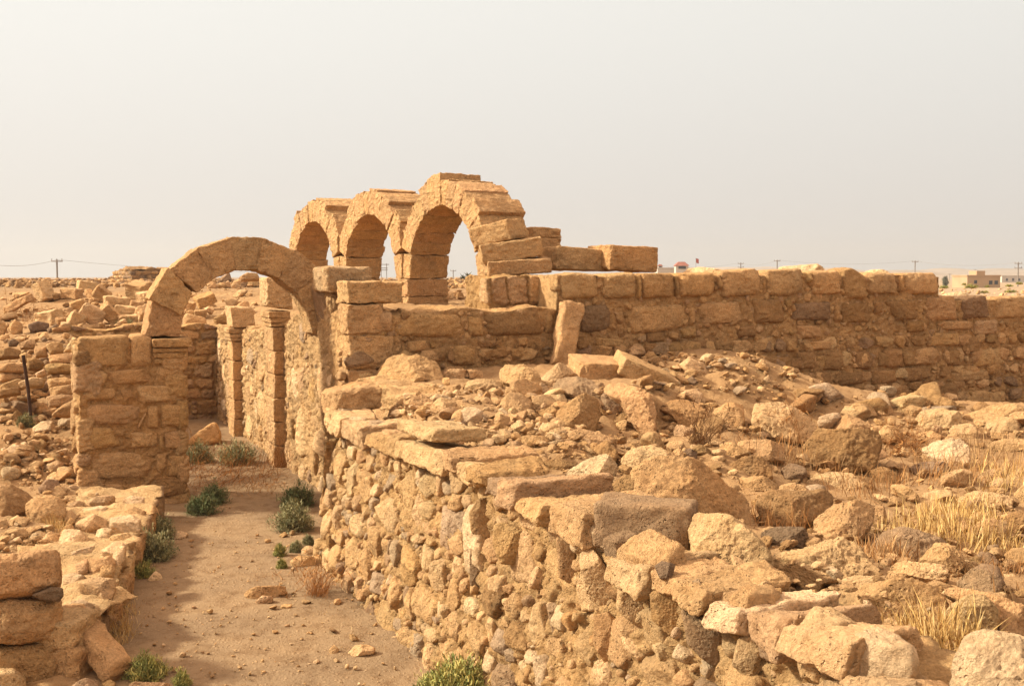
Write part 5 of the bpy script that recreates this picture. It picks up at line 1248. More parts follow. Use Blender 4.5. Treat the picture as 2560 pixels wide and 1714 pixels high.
LB = [
 ('1', [(218,1205),(280,1158),(350,1148),(387,1200),(350,1228),(230,1235)], 'p', "white rounded boulder, left of a pair beside the pillar"),
 ('1', [(388,1155),(460,1122),(532,1138),(545,1190),(470,1214),(400,1195)], 'p', "white rounded boulder, right of a pair touching the pillar"),
 ('1', [(143,1015),(200,958),(242,1010),(200,1035)], 't', "triangular stone right of the leaning metal post"),
 ('1', [(63,1015),(100,973),(132,1000),(110,1038)], 't', "small rounded stone left of the leaning metal post"),
 ('1', [(-20,1025),(40,1008),(77,1040),(-20,1070)], 'l', "pale stone at the left edge near the metal post's middle"),
 ('1', [(148,1055),(280,1018),(322,1060),(270,1115),(180,1095)], 't', "broad boulder right of the metal post's foot"),
 ('1', [(28,1165),(120,1088),(152,1110),(80,1175)], 'o', "slanting slab left of the metal post's foot"),
 ('1', [(48,1345),(90,1308),(142,1308),(162,1350),(110,1390)], 't', "rounded stone low on the left slope, largest of a loose cluster"),
 ('1', [(-20,1375),(50,1348),(57,1415),(-20,1420)], 't', "stone cut by the left edge on the lower slope"),
 ('1', [(178,1385),(230,1362),(262,1390),(220,1425)], 'l', "pale cobble in the middle of the lower left slope"),
 ('1', [(138,1425),(180,1398),(217,1420),(170,1450)], 'p', "flat pale cobble under the pale one on the lower left slope"),
 ('1', [(318,1375),(370,1348),(422,1380),(390,1415),(320,1405)], 't', "upper stone of a stack of three left of the pillar base"),
 ('1', [(328,1432),(400,1408),(442,1420),(390,1455)], 't', "middle stone of a stack of three left of the pillar base"),
 ('1', [(338,1465),(400,1453),(432,1490),(370,1505)], 't', "lowest stone of a stack of three left of the pillar base"),
 ('4', [(-30,300),(80,272),(170,310),(222,360),(180,425),(60,465),(-30,465)], 'b', "large smooth brown boulder at the left edge"),
 ('4', [(243,305),(290,248),(370,240),(387,290),(370,340),(270,350)], 'g', "grey-stained stone between the brown boulder and the pillar"),
 ('4', [(163,402),(210,358),(330,343),(422,370),(422,470),(380,520),(250,530),(180,505)], 't', "squared block with darker base on the bank left of the low wall"),
 ('4', [(58,505),(110,463),(142,490),(120,550),(80,550)], 'l', "pale stone left of the squared block on the bank"),
 ('4', [(-20,525),(40,493),(62,540),(10,565),(-20,565)], 'l', "pale stone at the left edge above the near pier"),
 ('4', [(428,405),(480,383),(542,385),(520,435),(450,445)], 'k', "dark-topped stone at the far end of the low wall"),
 ('4', [(478,335),(510,298),(547,310),(530,350)], 't', "small upright stone beyond the far end of the low wall"),
 ('4', [(405,470),(440,420),(490,470),(470,540),(420,540)], 'l', "pale leaning stone at the back of the low wall"),
 ('4', [(818,305),(860,263),(920,253),(972,300),(910,340),(830,340)], 't', "flat stone lying against the foot of the pillar"),
 ('4', [(1548,962),(1640,928),(1822,918),(1832,970),(1740,995),(1590,1010)], 't', "long flat slab lying on the path near the foreground wall"),
 ('4', [(1623,1025),(1670,988),(1742,993),(1742,1027),(1640,1045)], 'k', "pinkish stone beside the long slab on the path"),
 ('4', [(1098,592),(1160,573),(1202,590),(1180,625),(1110,625)], 'p', "white flat stone on the path beside the green shrubs"),
 ('4', [(938,885),(990,828),(1025,850),(1047,888),(960,895)], 'p', "broken pale stone on the left edge of the path"),
 ('4', [(1848,765),(1900,733),(2012,735),(2012,795),(1870,805)], 't', "squared stone lying against the far end of the foreground wall"),
 ('4', [(1922,692),(1960,663),(2012,672),(2012,732),(1925,728)], 'l', "pale curved stone above the squared one at the wall's far end"),
 ('4', [(1778,604),(1820,578),(1837,600),(1800,616)], 't', "small stone before the right-hand green shrubs"),
 ('4', [(2098,1335),(2130,1298),(2167,1330),(2150,1358),(2110,1358)], 't', "fist-sized round stone on the path right of centre"),
 ('7', [(283,1332),(330,1288),(420,1283),(467,1310),(450,1343),(330,1363)], 'l', "flat oval slab lying on the earth at the foot of the foreground wall"),
 ('7', [(58,1400),(85,1385),(105,1395),(95,1412),(65,1412)], 'p', "white chip on the path below the round stone"),
 ('4', [(818,1562),(850,1538),(1090,1543),(1102,1640),(820,1640)], 'k', "flat pinkish slab cut by the bottom edge on the path"),
 ('4', [(413,1425),(490,1388),(512,1450),(470,1525),(420,1525)], 't', "rounded stone in the gap under the fallen beam"),
 ('4', [(458,1555),(540,1513),(622,1530),(642,1610),(460,1610)], 'g', "grey stone at the bottom edge under the fallen beam"),
 ('4', [(648,1545),(700,1518),(742,1545),(722,1585),(660,1585)], 'b', "brown stone right of the grey one at the bottom edge"),
]
for zm, pts, tone, lab in LB:
    nm, ct = ("boulder", "boulder") if "boulder" in lab else ("stone_block", "stone block") if ("block" in lab or "squared" in lab) else ("stone", "stone")
    B(nm, ct, zm, pts, lab, tone, lean=32, dk=.5, cuts=12, e=3.6)

for i, (x, y, z, sx_, sz_) in enumerate(((-3.35, 8.02, .10, .15, .13), (-3.62, 8.08, .08, .14, .12), (-3.88, 8.14, .12, .16, .13), (-4.15, 8.2, .1, .15, .13), (-3.42, 8.05, .32, .17, .10), (-3.75, 8.1, .33, .18, .10), (-4.1, 8.18, .33, .17, .1))):
    v, f = rough_hex(box_corners((x, y + .06, z), np.array([sx_, -.02, 0]), np.array([.03, .17, 0]), np.array([0, 0, sz_])), 860 + i, .035, .035, 24, .012)
    mesh_obj("wall_block", v, f, M_STONE, w4, np.array(w4.location), jit(TONES['tlptlpt'[i]], random.Random(i), .06))
# near pier of stacked blocks and the fallen beam
npr = empty("block_pier", at(60, 1640, 7.9), "stack of big weathered blocks with a dark wedge stone at the lower left corner", "pier")
NP = [([(-120,730),(120,710),(260,690),(380,690),(392,800),(387,900),(350,932),(180,972),(-120,1010)], 't'), ([(198,992),(330,940),(400,948),(407,990),(380,1028),(260,1018)], 'd'),
      ([(-120,1060),(60,1008),(390,1028),(402,1100),(392,1192),(330,1262),(90,1302),(-120,1290)], 't'), ([(-120,1330),(390,1268),(407,1240),(427,1440),(422,1600),(-120,1600)], 'o'),
      ([(-120,1480),(90,1478),(162,1530),(167,1640),(-120,1640)], 'l')]
for i, (pts, tone) in enumerate(NP):
    seen_rock("stone_block", px('4', pts), tone=tone, contact=7.55 if i == 4 else 7.85, lean=10 if i else 24, seed=800 + i, parent=npr, dk=.5, e=4.5, cuts=4, lo=.88, hi=.97, push=.75, level=6, sink=.03)
gb = ground(*px('4', [(740, 1520)])[0]); ga = np.array(at(*px('4', [(455, 1120)])[0], 8.35))
d_ = ga - (gb + np.array([0, 0, .12])); ln = np.linalg.norm(d_); d_ /= ln
sd_ = np.cross(d_, [0, 0, 1.0]); sd_ /= np.linalg.norm(sd_); ud_ = np.cross(sd_, d_)
tilted("fallen_beam", "stone beam", "long squared stone beam fallen across the near end of the low wall", gb + np.array([0, 0, .10]) + d_ * ln * .5, d_ * (ln * .5 + .08), sd_ * .11, ud_ * .10, 821, 't', .05, .03)

# ================================================================== loose stones: countable ones as things, the rest as rubble
LIB = []
for k in range(14):
    rg = np.random.default_rng(40 + k)
    d, f = ico(4)
    p = d * np.array([1, rg.uniform(.6, .95), rg.uniform(.38, .75)])
    p = cut_planes(p, rg, 9, .42, .8, lambda r: r.normal(size=3))
    p = roughen(p, .8, 40 + k, .04, .03)
    LIB.append((p, f))
LIBS = []
for k in range(10):
    rg = np.random.default_rng(80 + k)
    d, f = ico(3)
    p = d * np.array([1, rg.uniform(.55, 1), rg.uniform(.25, .7)])
    p = cut_planes(p, rg, 8, .42, .8, lambda r: r.normal(size=3))
    LIBS.append((p * (1 + rg.normal(0, .02, len(p)))[:, None], f))
LIBME = {}
def lib_mesh(k):
    if k not in LIBME:
        p, f = LIB[k]
        me = bpy.data.meshes.new("stone"); me.from_pydata([tuple(q) for q in p], [], [tuple(q) for q in f])
        me.polygons.foreach_set("use_smooth", np.ones(len(me.polygons), dtype=bool)); me.materials.append(M_STONE)
        LIBME[k] = me
    return LIBME[k]
ZONES = [
 ('N', 1990, 985, 2560, 1065, 24, (.14, .34), 'tttlbz', "tan boulder in the row along the foot of the long wall at the right", "boulders along the foot of the long wall"),  # zoom, x0,y0,x1,y1, count of things, size range (m), tones, label, group
 ('N', 1090, 990, 1480, 1130, 26, (.09, .20), 'tllpko', "tan flat cobble strewn over the mound behind the far part of the foreground wall", "cobbles on the mound behind the wall"),
 ('N', 1500, 1010, 1800, 1180, 12, (.08, .2), 'ttbo', "brownish cobble lying between the boulders in the left part of the boulder field", "cobbles between boulders, left part of the field"),
 ('N', 1850, 1010, 2540, 1250, 20, (.08, .22), 'tttlbzk', "tan cobble lying among dry weeds in the far right part of the boulder field", "cobbles in the far right part of the field"),
 ('N', 1950, 1270, 2540, 1480, 16, (.07, .17), 'tttlbg', "tan cobble lying between boulders in the near right part of the boulder field", "cobbles in the near right part of the field"),
 ('N', 1580, 890, 2000, 1000, 26, (.06, .18), 'tlpoz', "small stone scattered on the earth slope below the long wall", "stones on the slope below the long wall"),
 ('N', 5, 1090, 205, 1240, 28, (.08, .2), 'tttlpb', "tan cobble scattered on the lower slope left of the square pillar", "cobbles on the slope left of the pillar"),
 ('N', 0, 870, 190, 1040, 24, (.12, .28), 'tttlbg', "tumbled stone on the terrace bank at the left edge", "tumbled stones on the terrace bank"),
 ('N', 0, 725, 330, 835, 20, (.08, .2), 'tttlbo', "fallen stone lying loose among the larger blocks on the left rise", "loose stones among the fallen blocks"),
 ('N', 470, 715, 640, 800, 14, (.12, .3), 'ttlb', "loose stone on the bare slope seen through the single arch", "loose stones seen through the arch"),
 ('N', 20, 1265, 130, 1370, 10, (.07, .15), 'tlp', "pale cobble on the bank behind the near block pier", "cobbles on the bank behind the pier"),
 ('N', 640, 1330, 900, 1640, 14, (.03, .07), 'ttlk', "fist-sized stone on the path close to the foreground wall", "stones on the right side of the path"),
 ('N', 400, 1330, 600, 1700, 10, (.025, .05), 'ttlk', "pebble-sized stone on the trodden middle of the path", "pebbles on the middle of the path"),
]
zr = random.Random(5)
for zm, x0, y0, x1, y1, n, (a, b), tones, lab, grp in ZONES:
    for k in range(n):
        X, Y = zr.uniform(x0, x1), zr.uniform(y0, y1)
        g = ground(X, Y)
        sz = a + (b - a) * zr.random() ** 1.6
        o = bpy.data.objects.new("stone", lib_mesh(zr.randrange(14)))
        C.objects.link(o)
        o.location = (g[0], g[1], float(zt(g[0], g[1])) + sz * zr.uniform(.12, .3))
        o.scale = (sz, sz, sz * zr.uniform(.75, 1))
        o.rotation_euler = (zr.uniform(-.35, .35), zr.uniform(-.35, .35), zr.uniform(0, 6.28))
        o.color = (*jit(TONES[zr.choice(tones)], zr, .14), 1)
        tag(o, lab, "stone", grp)
def rubble(name, spots, seed, mat=M_MASON):
    """spots: (x, y, z, size, tone)"""
    rg = np.random.default_rng(seed)
    vs, fs, cs, off = [], [], [], 0
    for (x, y, z, s, tone) in spots:
        p, f = LIBS[rg.integers(len(LIBS))]
        a, t1, t2 = rg.uniform(0, 6.28), rg.normal(0, .35), rg.normal(0, .35)
        ca, sa = cos(a), sin(a); c1, s1 = cos(t1), sin(t1); c2, s2 = cos(t2), sin(t2)
        M = np.array([[ca, -sa, 0], [sa, ca, 0], [0, 0, 1]]) @ np.array([[1, 0, 0], [0, c1, -s1], [0, s1, c1]]) @ np.array([[c2, 0, s2], [0, 1, 0], [-s2, 0, c2]])
        vs.append((p * s) @ M.T + np.array([x, y, z + s * .22])); fs.append(f + off); off += len(p)
        k = rg.uniform(.8, 1.2); cs.append(np.repeat((np.array(TONES[tone]) * k)[None], len(p), 0))
    return tag(mesh_obj(name, np.concatenate(vs), np.concatenate(fs).astype(np.int32), mat, smooth=False, vcol=np.concatenate(cs)), kind="stuff")
spots = []
def scatter(x0, y0, x1, y1, n, a, b, tones, pw=2.5, keep=None):
    for k in range(n):
        g = ground(zr.uniform(x0, x1), zr.uniform(y0, y1))
        if keep and not keep(g): continue
        spots.append((g[0], g[1], float(zt(g[0], g[1])), a + (b - a) * zr.random() ** pw, zr.choice(tones)))
scatter(900, 960, 1500, 1150, 1300, .015, .10, 'tttlllpkob')
scatter(1300, 1080, 1700, 1300, 300, .015, .09, 'tttlkob')
scatter(1500, 880, 2560, 1150, 700, .02, .10, 'tttlob')
scatter(1700, 1150, 2560, 1700, 1100, .012, .09, 'tttlob')
scatter(2150, 1560, 2560, 1714, 260, .008, .05, 'ttlob', 2)
scatter(0, 1040, 300, 1380, 900, .015, .10, 'tttlpob')
scatter(0, 840, 210, 1060, 420, .03, .16, 'tttlbg')
scatter(0, 735, 330, 840, 260, .02, .12, 'tttlob')
scatter(470, 715, 640, 800, 120, .02, .08, 'tttlob')
scatter(380, 1270, 780, 1714, 260, .006, .028, 'tllplt', 3)
scatter(600, 1330, 1050, 1714, 260, .006, .036, 'tllplt', 3)
scatter(1560, 880, 2000, 985, 260, .012, .13, 'ttlok', 4)
scatter(330, 1300, 560, 1714, 90, .006, .030, 'ttlkb', 3)
for k in range(240):   # the strip of chips on top of the foreground wall
    s = -zr.uniform(0, 7.5); t = zr.uniform(.3, .95); q_ = st(s, t, 1.49)
    spots.append((q_[0], q_[1], q_[2], .015 + .06 * zr.random() ** 2, zr.choice('ttllpkb')))
rubble("rubble", spots, 3)
# stony hill on the left skyline
spots = []
for k in range(4200):
    y = zr.uniform(38, 95); x = zr.uniform(-.52, -.01) * y
    spots.append((x, y, float(zt(x, y)), (.05 + .21 * zr.random() ** 2.6), zr.choice('tbbbogm')))
for k in range(500):
    y = zr.uniform(20, 45); x = zr.uniform(-.16, .0) * y
    s_, t_ = to_st(x, y)
    if t_ < 1.2 and s_ < 13: continue
    spots.append((x, y, float(zt(x, y)), .05 + .2 * zr.random() ** 2, zr.choice('ttbol')))
rubble("stony_hillside", spots, 4)
# far low ruin on the hill crest
fr = empty("far_ruin", at(350, 690, 72), "dark low ruined enclosure wall on the skyline left of the single arch", "ruin")
p0, p1, p2 = at(272, 700, 74), at(330, 700, 70), at(440, 700, 72)
blk = courses(0, 8, 2, 4.4, (.2, .3), (.3, .6), RNG, tones='bbgotd', prot=(.05, .12))
wall("masonry", [(p0[0], p0[1], 0), (p1[0], p1[1], 0), (p2[0], p2[1], 0)], 2.2, lambda a: 2.75 + .72 * sstep(0, 2.2, a) + .10 * sin(a * 2.1) + .07 * sin(a * 5.3), 1.2, blk, fr, res=.06, seed=51, mortar=(.30, .18, .085))

# ================================================================== plants
M_LEAF = leaf_mat("shrub_leaves", None)
M_STRAW = leaf_mat("dry_straw", None)
def blades(base, heads, widths, cols, rg, bend=.25):
    """narrow three-point blades; returns vertices, faces, colours"""
    n = len(base)
    ang = rg.uniform(0, 6.28, n); side = np.stack([np.cos(ang), np.sin(ang), np.zeros(n)], -1) * widths[:, None]
    mid = base + (heads - base) * .55 + np.array([0, 0, 1.0]) * (np.linalg.norm(heads - base, axis=1) * bend * .25)[:, None]
    v = np.stack([base - side, base + side, mid - side * .8, mid + side * .8, heads], 1).reshape(-1, 3)
    i = np.arange(n)[:, None] * 5
    f = np.concatenate([i + np.array([[0, 1, 3]]), i + np.array([[0, 3, 2]]), i + np.array([[2, 3, 4]])]).astype(np.int32)
    return v, f, np.repeat(cols, 5, 0)
def shrub(label, zm, x0, y0, x1, y1, seed, cols, contact=None, n=1500, group=None, out=0.0):
    (a, b), (c_, d_) = px(zm, [(x0, y0), (x1, y1)])
    g = ground((a + c_) / 2, d_) if contact is None else at((a + c_) / 2, d_, contact)
    w = (c_ - a) / F * g[1]; h = (d_ - b) / F * g[1]
    rg = np.random.default_rng(seed)
    o = empty("shrub", g + np.array([0, w * .35 if not out else 0, -.02]) - V * out, label, "shrub", group)
    ctr = np.array(o.location)
    rx, rz = w / 2 * 1.35, h * 1.2
    # stems: curved arcs from the root outwards
    n = int(n * 1.8); ns = int(n / 16); dirs = rg.normal(size=(ns, 3)); dirs[:, 2] = np.abs(dirs[:, 2]) * .9 + .12
    dirs /= np.linalg.norm(dirs, axis=1)[:, None]
    # lumpy crown
    ph = np.arctan2(dirs[:, 1], dirs[:, 0]); lump = .74 + .24 * np.sin(ph * 3 + seed) * np.sin(ph * 2 + 1) + rg.uniform(-.16, .12, ns)
    tips = ctr + dirs * lump[:, None] * np.array([rx, rx * .9, rz])
    base = ctr + rg.normal(0, .06 * w, (ns, 3)) * np.array([1, 1, 0])
    sv, sf, sc_ = blades(base, tips, np.full(ns, max(.004, .006 * w)), np.tile(np.array([.16, .10, .05]), (ns, 1)), rg)
    mesh_obj("stem", sv, sf, M_LEAF, o, ctr, smooth=False, vcol=sc_)
    k = n // ns
    tt = rg.uniform(.42, 1.05, (ns, k)) ** .8
    lb = (base[:, None, :] + (tips - base)[:, None, :] * tt[:, :, None]).reshape(-1, 3) + rg.normal(0, .035 * w, (ns * k, 3))
    lb[:, 2] = np.maximum(lb[:, 2], ctr[2] + .01)
    ld = np.repeat(dirs, k, 0) * .5 + rg.normal(0, .55, (ns * k, 3)) + np.array([0, 0, .35]); ld /= np.linalg.norm(ld, axis=1)[:, None]
    L = rg.uniform(.030, .068, ns * k) * (w / .7) ** .5
    cc = 2.0 * np.array([cols[i] for i in rg.integers(0, len(cols), ns)])[np.repeat(np.arange(ns), k)] * rg.uniform(.7, 1.3, ns * k)[:, None]
    lv, lf, lc = blades(lb, lb + ld * L[:, None], np.full(ns * k, .0062 * (w / .7) ** .5), cc, rg)
    mesh_obj("foliage", lv, lf, M_LEAF, o, ctr, smooth=False, vcol=lc)
    return o
GR = [(.105, .098, .046), (.135, .122, .058), (.080, .078, .038), (.17, .150, .075)]
DG = [(.050, .062, .026), (.070, .078, .032), (.09, .085, .036)]
OL = [(.17, .15, .045), (.13, .13, .040), (.22, .18, .06), (.09, .095, .03)]
SH = [
 ("green bush behind the square pillar, in front of the fallen blocks", '1', 775, 480, 965, 595, GR, {}),
 ("green bush at the far end of the passage, against the pillar's right edge", '9', -10, 1060, 190, 1200, GR, {}),
 ("wide green bush at the far end of the passage below the first pilaster", '9', 185, 1055, 460, 1215, GR, {}),
 ("dark green shrub beside the pillar base, upper of two", '9', 80, 1330, 268, 1470, DG, {}),
 ("dull green shrub beside the pillar base, lower of two", '9', -20, 1400, 190, 1535, DG, {}),
 ("dark green shrub at the right of the path, upper of two", '4', 1775, 270, 2000, 430, DG, {}),
 ("bright green shrub at the right of the path, lower of two", '4', 1725, 390, 1995, 590, GR, {}),
 ("green shrub beside the low wall, upper of two large ones", '4', 885, 480, 1110, 640, GR, {}),
 ("bushy green shrub beside the low wall, lower of two large ones", '4', 805, 590, 1085, 785, GR, {}),
 ("small pale green tuft below the large shrubs of the low wall", '4', 800, 780, 955, 880, OL, {}),
 ("small grey green tuft left of the small stones at the wall's far end", '4', 1735, 660, 1812, 740, OL, {}),
 ("little green tuft beside the curved stone at the wall's far end", '4', 1840, 638, 1925, 712, GR, {}),
 ("little green tuft touching the far end of the foreground wall", '4', 1930, 598, 2000, 668, GR, {}),
 ("tiny green tuft below the squared stone at the wall's far end", '4', 1768, 755, 1832, 818, OL, {}),
 ("olive tuft at the bottom edge at the end of the fallen beam", '4', 765, 1400, 1040, 1545, OL, {}),
 ("smaller olive tuft right of the one at the fallen beam's end", '4', 1090, 1460, 1200, 1575, OL, {}),
 ("large olive bush at the foot of the foreground wall, cut by the bottom edge", '7', 880, 1365, 1335, 1600, OL, {'n': 4200, 'out': .16, 'contact': 7.35}),
 ("dusty green shrub at the foot of the leaning metal post", '1', 98, 1110, 212, 1215, GR, {}),
]
for i, (lab, zm, x0, y0, x1, y1, cols, kw) in enumerate(SH):
    kw = dict(kw); n = kw.pop('n', 2000)
    shrub(lab, zm, x0, y0, x1, y1, 60 + i, cols, n=n, **kw)
# dry grass and weeds
def grass(name, zones, seed, mat=M_STRAW):
    rg = np.random.default_rng(seed); V_, F_, K_, off = [], [], [], 0
    for (zm, x0, y0, x1, y1, clumps, per, hh, spread, width, cols, lean) in zones:
        for c_ in range(clumps):
            (a, b), = px(zm, [(rg.uniform(x0, x1), rg.uniform(y0, y1))])
            g = ground(a, b)
            base = g + rg.normal(0, spread, (per, 3)) * np.array([1, 1, 0])
            base[:, 2] = zt(base[:, 0], base[:, 1]) - .02
            h = hh * rg.uniform(.35, 1.25, per) * rg.uniform(.6, 1.25)
            d = rg.normal(0, lean, (per, 3)) + rg.normal(0, .22, 3); d[:, 2] = 1
            d /= np.linalg.norm(d, axis=1)[:, None]
            cc = np.array([cols[i] for i in rg.integers(0, len(cols), per)]) * rg.uniform(.75, 1.25, per)[:, None]
            v, f, k = blades(base, base + d * h[:, None], np.full(per, width) * rg.uniform(.7, 1.3, per), cc, rg, .3)
            V_.append(v); F_.append(f + off); K_.append(k); off += len(v)
    return tag(mesh_obj(name, np.concatenate(V_), np.concatenate(F_), mat, smooth=False, vcol=np.concatenate(K_)), kind="stuff")
GOLD = [(.56, .36, .13), (.46, .28, .095), (.62, .43, .19), (.38, .22, .075)]
RUST = [(.33, .155, .050), (.27, .125, .042), (.40, .20, .07), (.22, .10, .035)]
DUN = [(.36, .215, .095), (.30, .17, .075), (.42, .26, .12)]
grass("dry_grass", [
 ('6', 1540, 880, 2120, 1010, 44, 19, .19, .07, .0032, GOLD, .22),
 ('6', 1700, 800, 2180, 900, 24, 16, .18, .08, .0034, GOLD, .22),
 ('6', 2000, 1000, 2330, 1080, 12, 14, .18, .06, .003, GOLD, .3),
 ('8', 1640, 960, 1990, 1160, 36, 20, .20, .05, .003, GOLD, .3),
 ('8', 1470, 860, 1620, 900, 10, 14, .12, .05, .003, GOLD, .35),
 ('4', 640, 1080, 840, 1310, 36, 16, .13, .04, .0022, GOLD, .4),
 ('4', 700, 1000, 860, 1120, 16, 14, .12, .04, .002, GOLD, .4),
 ('4', 780, 800, 870, 920, 14, 14, .14, .03, .002, GOLD, .3),
 ('4', 320, 520, 420, 600, 12, 16, .16, .05, .0025, GOLD, .3),
 ('4', 150, 600, 360, 690, 18, 14, .07, .08, .0022, GOLD, .5),
 ('6', 2100, 560, 2342, 700, 14, 14, .22, .10, .0032, GOLD, .22),
], 21)
grass("dry_weeds", [
 ('6', 1180, 640, 1600, 740, 18, 16, 0.198, 0.130, .003, DUN + RUST, .25),
 ('6', 1580, 560, 2342, 660, 26, 16, 0.211, 0.156, .003, DUN + RUST, .25),
 ('6', 1930, 380, 2342, 540, 20, 16, 0.223, 0.156, .003, DUN, .22),
 ('6', 810, 470, 1080, 570, 14, 16, 0.211, 0.130, .003, DUN + RUST, .25),
 ('6', 880, 340, 1060, 390, 6, 12, 0.186, 0.104, .003, RUST, .25),
 ('6', 720, 860, 1060, 935, 18, 18, 0.211, 0.104, .0026, RUST, .35),
 ('6', 1380, 1060, 1700, 1140, 18, 18, 0.161, 0.091, .0026, RUST + DUN, .35),
 ('6', 2050, 1130, 2342, 1330, 18, 14, 0.136, 0.104, .0026, DUN + RUST, .35),
 ('6', 1500, 330, 1720, 500, 12, 18, 0.074, 0.182, .003, RUST, .8),
 ('6', 480, 340, 760, 380, 7, 16, 0.074, 0.130, .003, RUST, .8),
 ('6', 1040, 220, 1230, 290, 7, 12, 0.074, 0.156, .003, RUST, .7),
 ('9', 20, 1250, 600, 1390, 38, 18, 0.099, 0.156, .003, RUST, .7),
 ('4', 560, 1000, 1000, 1160, 22, 14, 0.043, 0.104, .002, RUST + DUN, .6),
 ('4', 930, 470, 1140, 560, 11, 14, 0.050, 0.104, .002, RUST, .6),
 ('4', 1700, 840, 1990, 900, 13, 14, 0.050, 0.130, .002, RUST, .6),
 ('4', 1960, 1080, 2196, 1240, 14, 12, 0.037, 0.104, .002, DUN + GOLD, .6),
 ('7', 240, 1060, 480, 1260, 16, 12, 0.037, 0.104, .002, DUN + GOLD, .6),
 ('1', 180, 420, 300, 520, 12, 16, 0.248, 0.260, .006, RUST, .5),
 ('1', 400, 1370, 540, 1520, 14, 14, 0.124, 0.104, .003, RUST, .5),
 ('1', 20, 300, 160, 400, 6, 12, 0.248, 0.260, .006, DUN, .4),
], 22)
def twigs(label, zm, x0, y0, x1, y1, n, length, seed, cols, up=.5, name="dry_bush", rad=.0045, spread=1.0):
    rg = np.random.default_rng(seed)
    (a, b), (c_, d_) = px(zm, [(x0, y0), (x1, y1)])
    g0 = ground((a + c_) / 2, d_)
    o = empty(name, g0, label, "dry bush")
    V_, F_, K_, off = [], [], [], 0
    for k in range(n):
        if up > .6: p = g0 + rg.normal(0, .05, 3) * np.array([1, 1, 0]) + np.array([0, .12, 0])
        else:
            p = ground(rg.uniform(a, c_), rg.uniform(b + (d_ - b) * .35, d_)) + np.array([0, 0, rg.uniform(0, .12)])
        d = rg.normal(0, spread, 3); d[2] = abs(d[2]) * .5 + up; d /= np.linalg.norm(d)
        pts = [p]; col = np.array(cols[rg.integers(len(cols))]) * rg.uniform(.7, 1.3)
        L = length * rg.uniform(.5, 1.1)
        for s in range(6):
            d = d + rg.normal(0, .28, 3); d /= np.linalg.norm(d)
            pts.append(pts[-1] + d * L / 6)
        pts = np.array(pts); pts[:, 2] = np.maximum(pts[:, 2], zt(pts[:, 0], pts[:, 1]) + .01)
        ring = []
        for i, q_ in enumerate(pts):
            r_ = rad * (1 - .12 * i)
            ring.append(q_ + np.array([[r_, 0, 0], [-r_ * .5, r_ * .86, 0], [-r_ * .5, -r_ * .4, r_ * .7]]))
        v = np.concatenate(ring); f = []
        for i in range(6):
            for j in range(3):
                a_, b_ = i * 3 + j, i * 3 + (j + 1) % 3
                f += [(a_, b_, b_ + 3), (a_, b_ + 3, a_ + 3)]
        V_.append(v); F_.append(np.array(f) + off); K_.append(np.repeat(col[None], len(v), 0)); off += len(v)
        if rg.random() < .6:   # a seed head or side sprig at the tip
            bb = np.repeat(pts[-1][None], 5, 0); hd = bb + rg.normal(0, 1, (5, 3)) * .035
            v, f, kk = blades(bb, hd, np.full(5, .004), np.repeat(col[None], 5, 0), rg)
            V_.append(v); F_.append(f + off); K_.append(kk); off += len(v)
    mesh_obj("twig", np.concatenate(V_), np.concatenate(F_).astype(np.int32), M_STRAW, o, g0, smooth=False, vcol=np.concatenate(K_))
twigs("tangle of rust brown dead branches across the passage beyond the path", '9', 20, 1130, 630, 1390, 260, .7, 5, RUST, up=.12)
twigs("orange brown wiry bush at the foot of the foreground wall's far part", '4', 1880, 790, 2140, 1020, 120, .42, 6, [(.42, .21, .075), (.34, .165, .06)], up=.9, rad=.0026, spread=.5)
twigs("tall dead stalk clump before the passage wall's second pilaster", '9', 560, 960, 680, 1240, 14, .8, 7, RUST, up=1.4, rad=.005, spread=.25)
twigs("mat of dead brown twigs beside the bright sharp-edged boulder", '6', 1500, 360, 1720, 500, 120, .4, 8, RUST, up=.12, rad=.004)
twigs("dark dead bush in the hollow left of the big bulky boulder", '6', 300, 240, 450, 440, 60, .5, 9, [(.20, .10, .04), (.15, .08, .035)], up=.8, rad=.0035, spread=.6)
twigs("rusty wiry weed in front of the big bulky boulder", '6', 860, 260, 1040, 420, 50, .5, 10, RUST, up=1.2, rad=.0035, spread=.35)

# ================================================================== metal post, power poles, far buildings
M_RUST = plain_mat("rusty_iron", (.055, .030, .020), .8, .3, 20)
def tube(pts, r, n=6):
    pts = [np.asarray(p, float) for p in pts]; v, f = [], []
    for i, p in enumerate(pts):
        d = pts[min(i + 1, len(pts) - 1)] - pts[max(i - 1, 0)]; d /= np.linalg.norm(d)
        a = np.cross(d, [0.3, 1, .1]); a /= np.linalg.norm(a); b = np.cross(d, a)
        for k in range(n): v.append(p + (a * cos(2 * pi * k / n) + b * sin(2 * pi * k / n)) * r)
    for i in range(len(pts) - 1):
        for k in range(n):
            f.append((i * n + k, i * n + (k + 1) % n, (i + 1) * n + (k + 1) % n, (i + 1) * n + k))
    return np.array(v), np.array(f, dtype=np.int32)
gp = ground(82, 1066)
v, f = tube([gp - np.array([0, 0, .2]), at(70, 970, gp[1]), at(58, 888, gp[1] - .1)], .024, 8)
tag(mesh_obj("metal_post", v, f, M_RUST, loc=gp), "thin dark rusty metal post leaning on the left bank", "post")
M_POLE = plain_mat("pole_steel", (.22, .18, .15), .8, .15, 1)
M_CONC = plain_mat("pale_plaster", (.46, .39, .32), .9, .08, .3)
M_ADOBE = plain_mat("tan_plaster", (.37, .245, .14), .9, .08, .3)
M_ROOF = plain_mat("red_tile", (.26, .10, .07), .8, .15, 1)
M_WIN = plain_mat("window_glass", (.05, .05, .055), .2, .1, 1)
M_FLAG = plain_mat("flag_red", (.34, .07, .05), .9, .1, 1)
M_TREE = leaf_mat("tree_leaves", None)
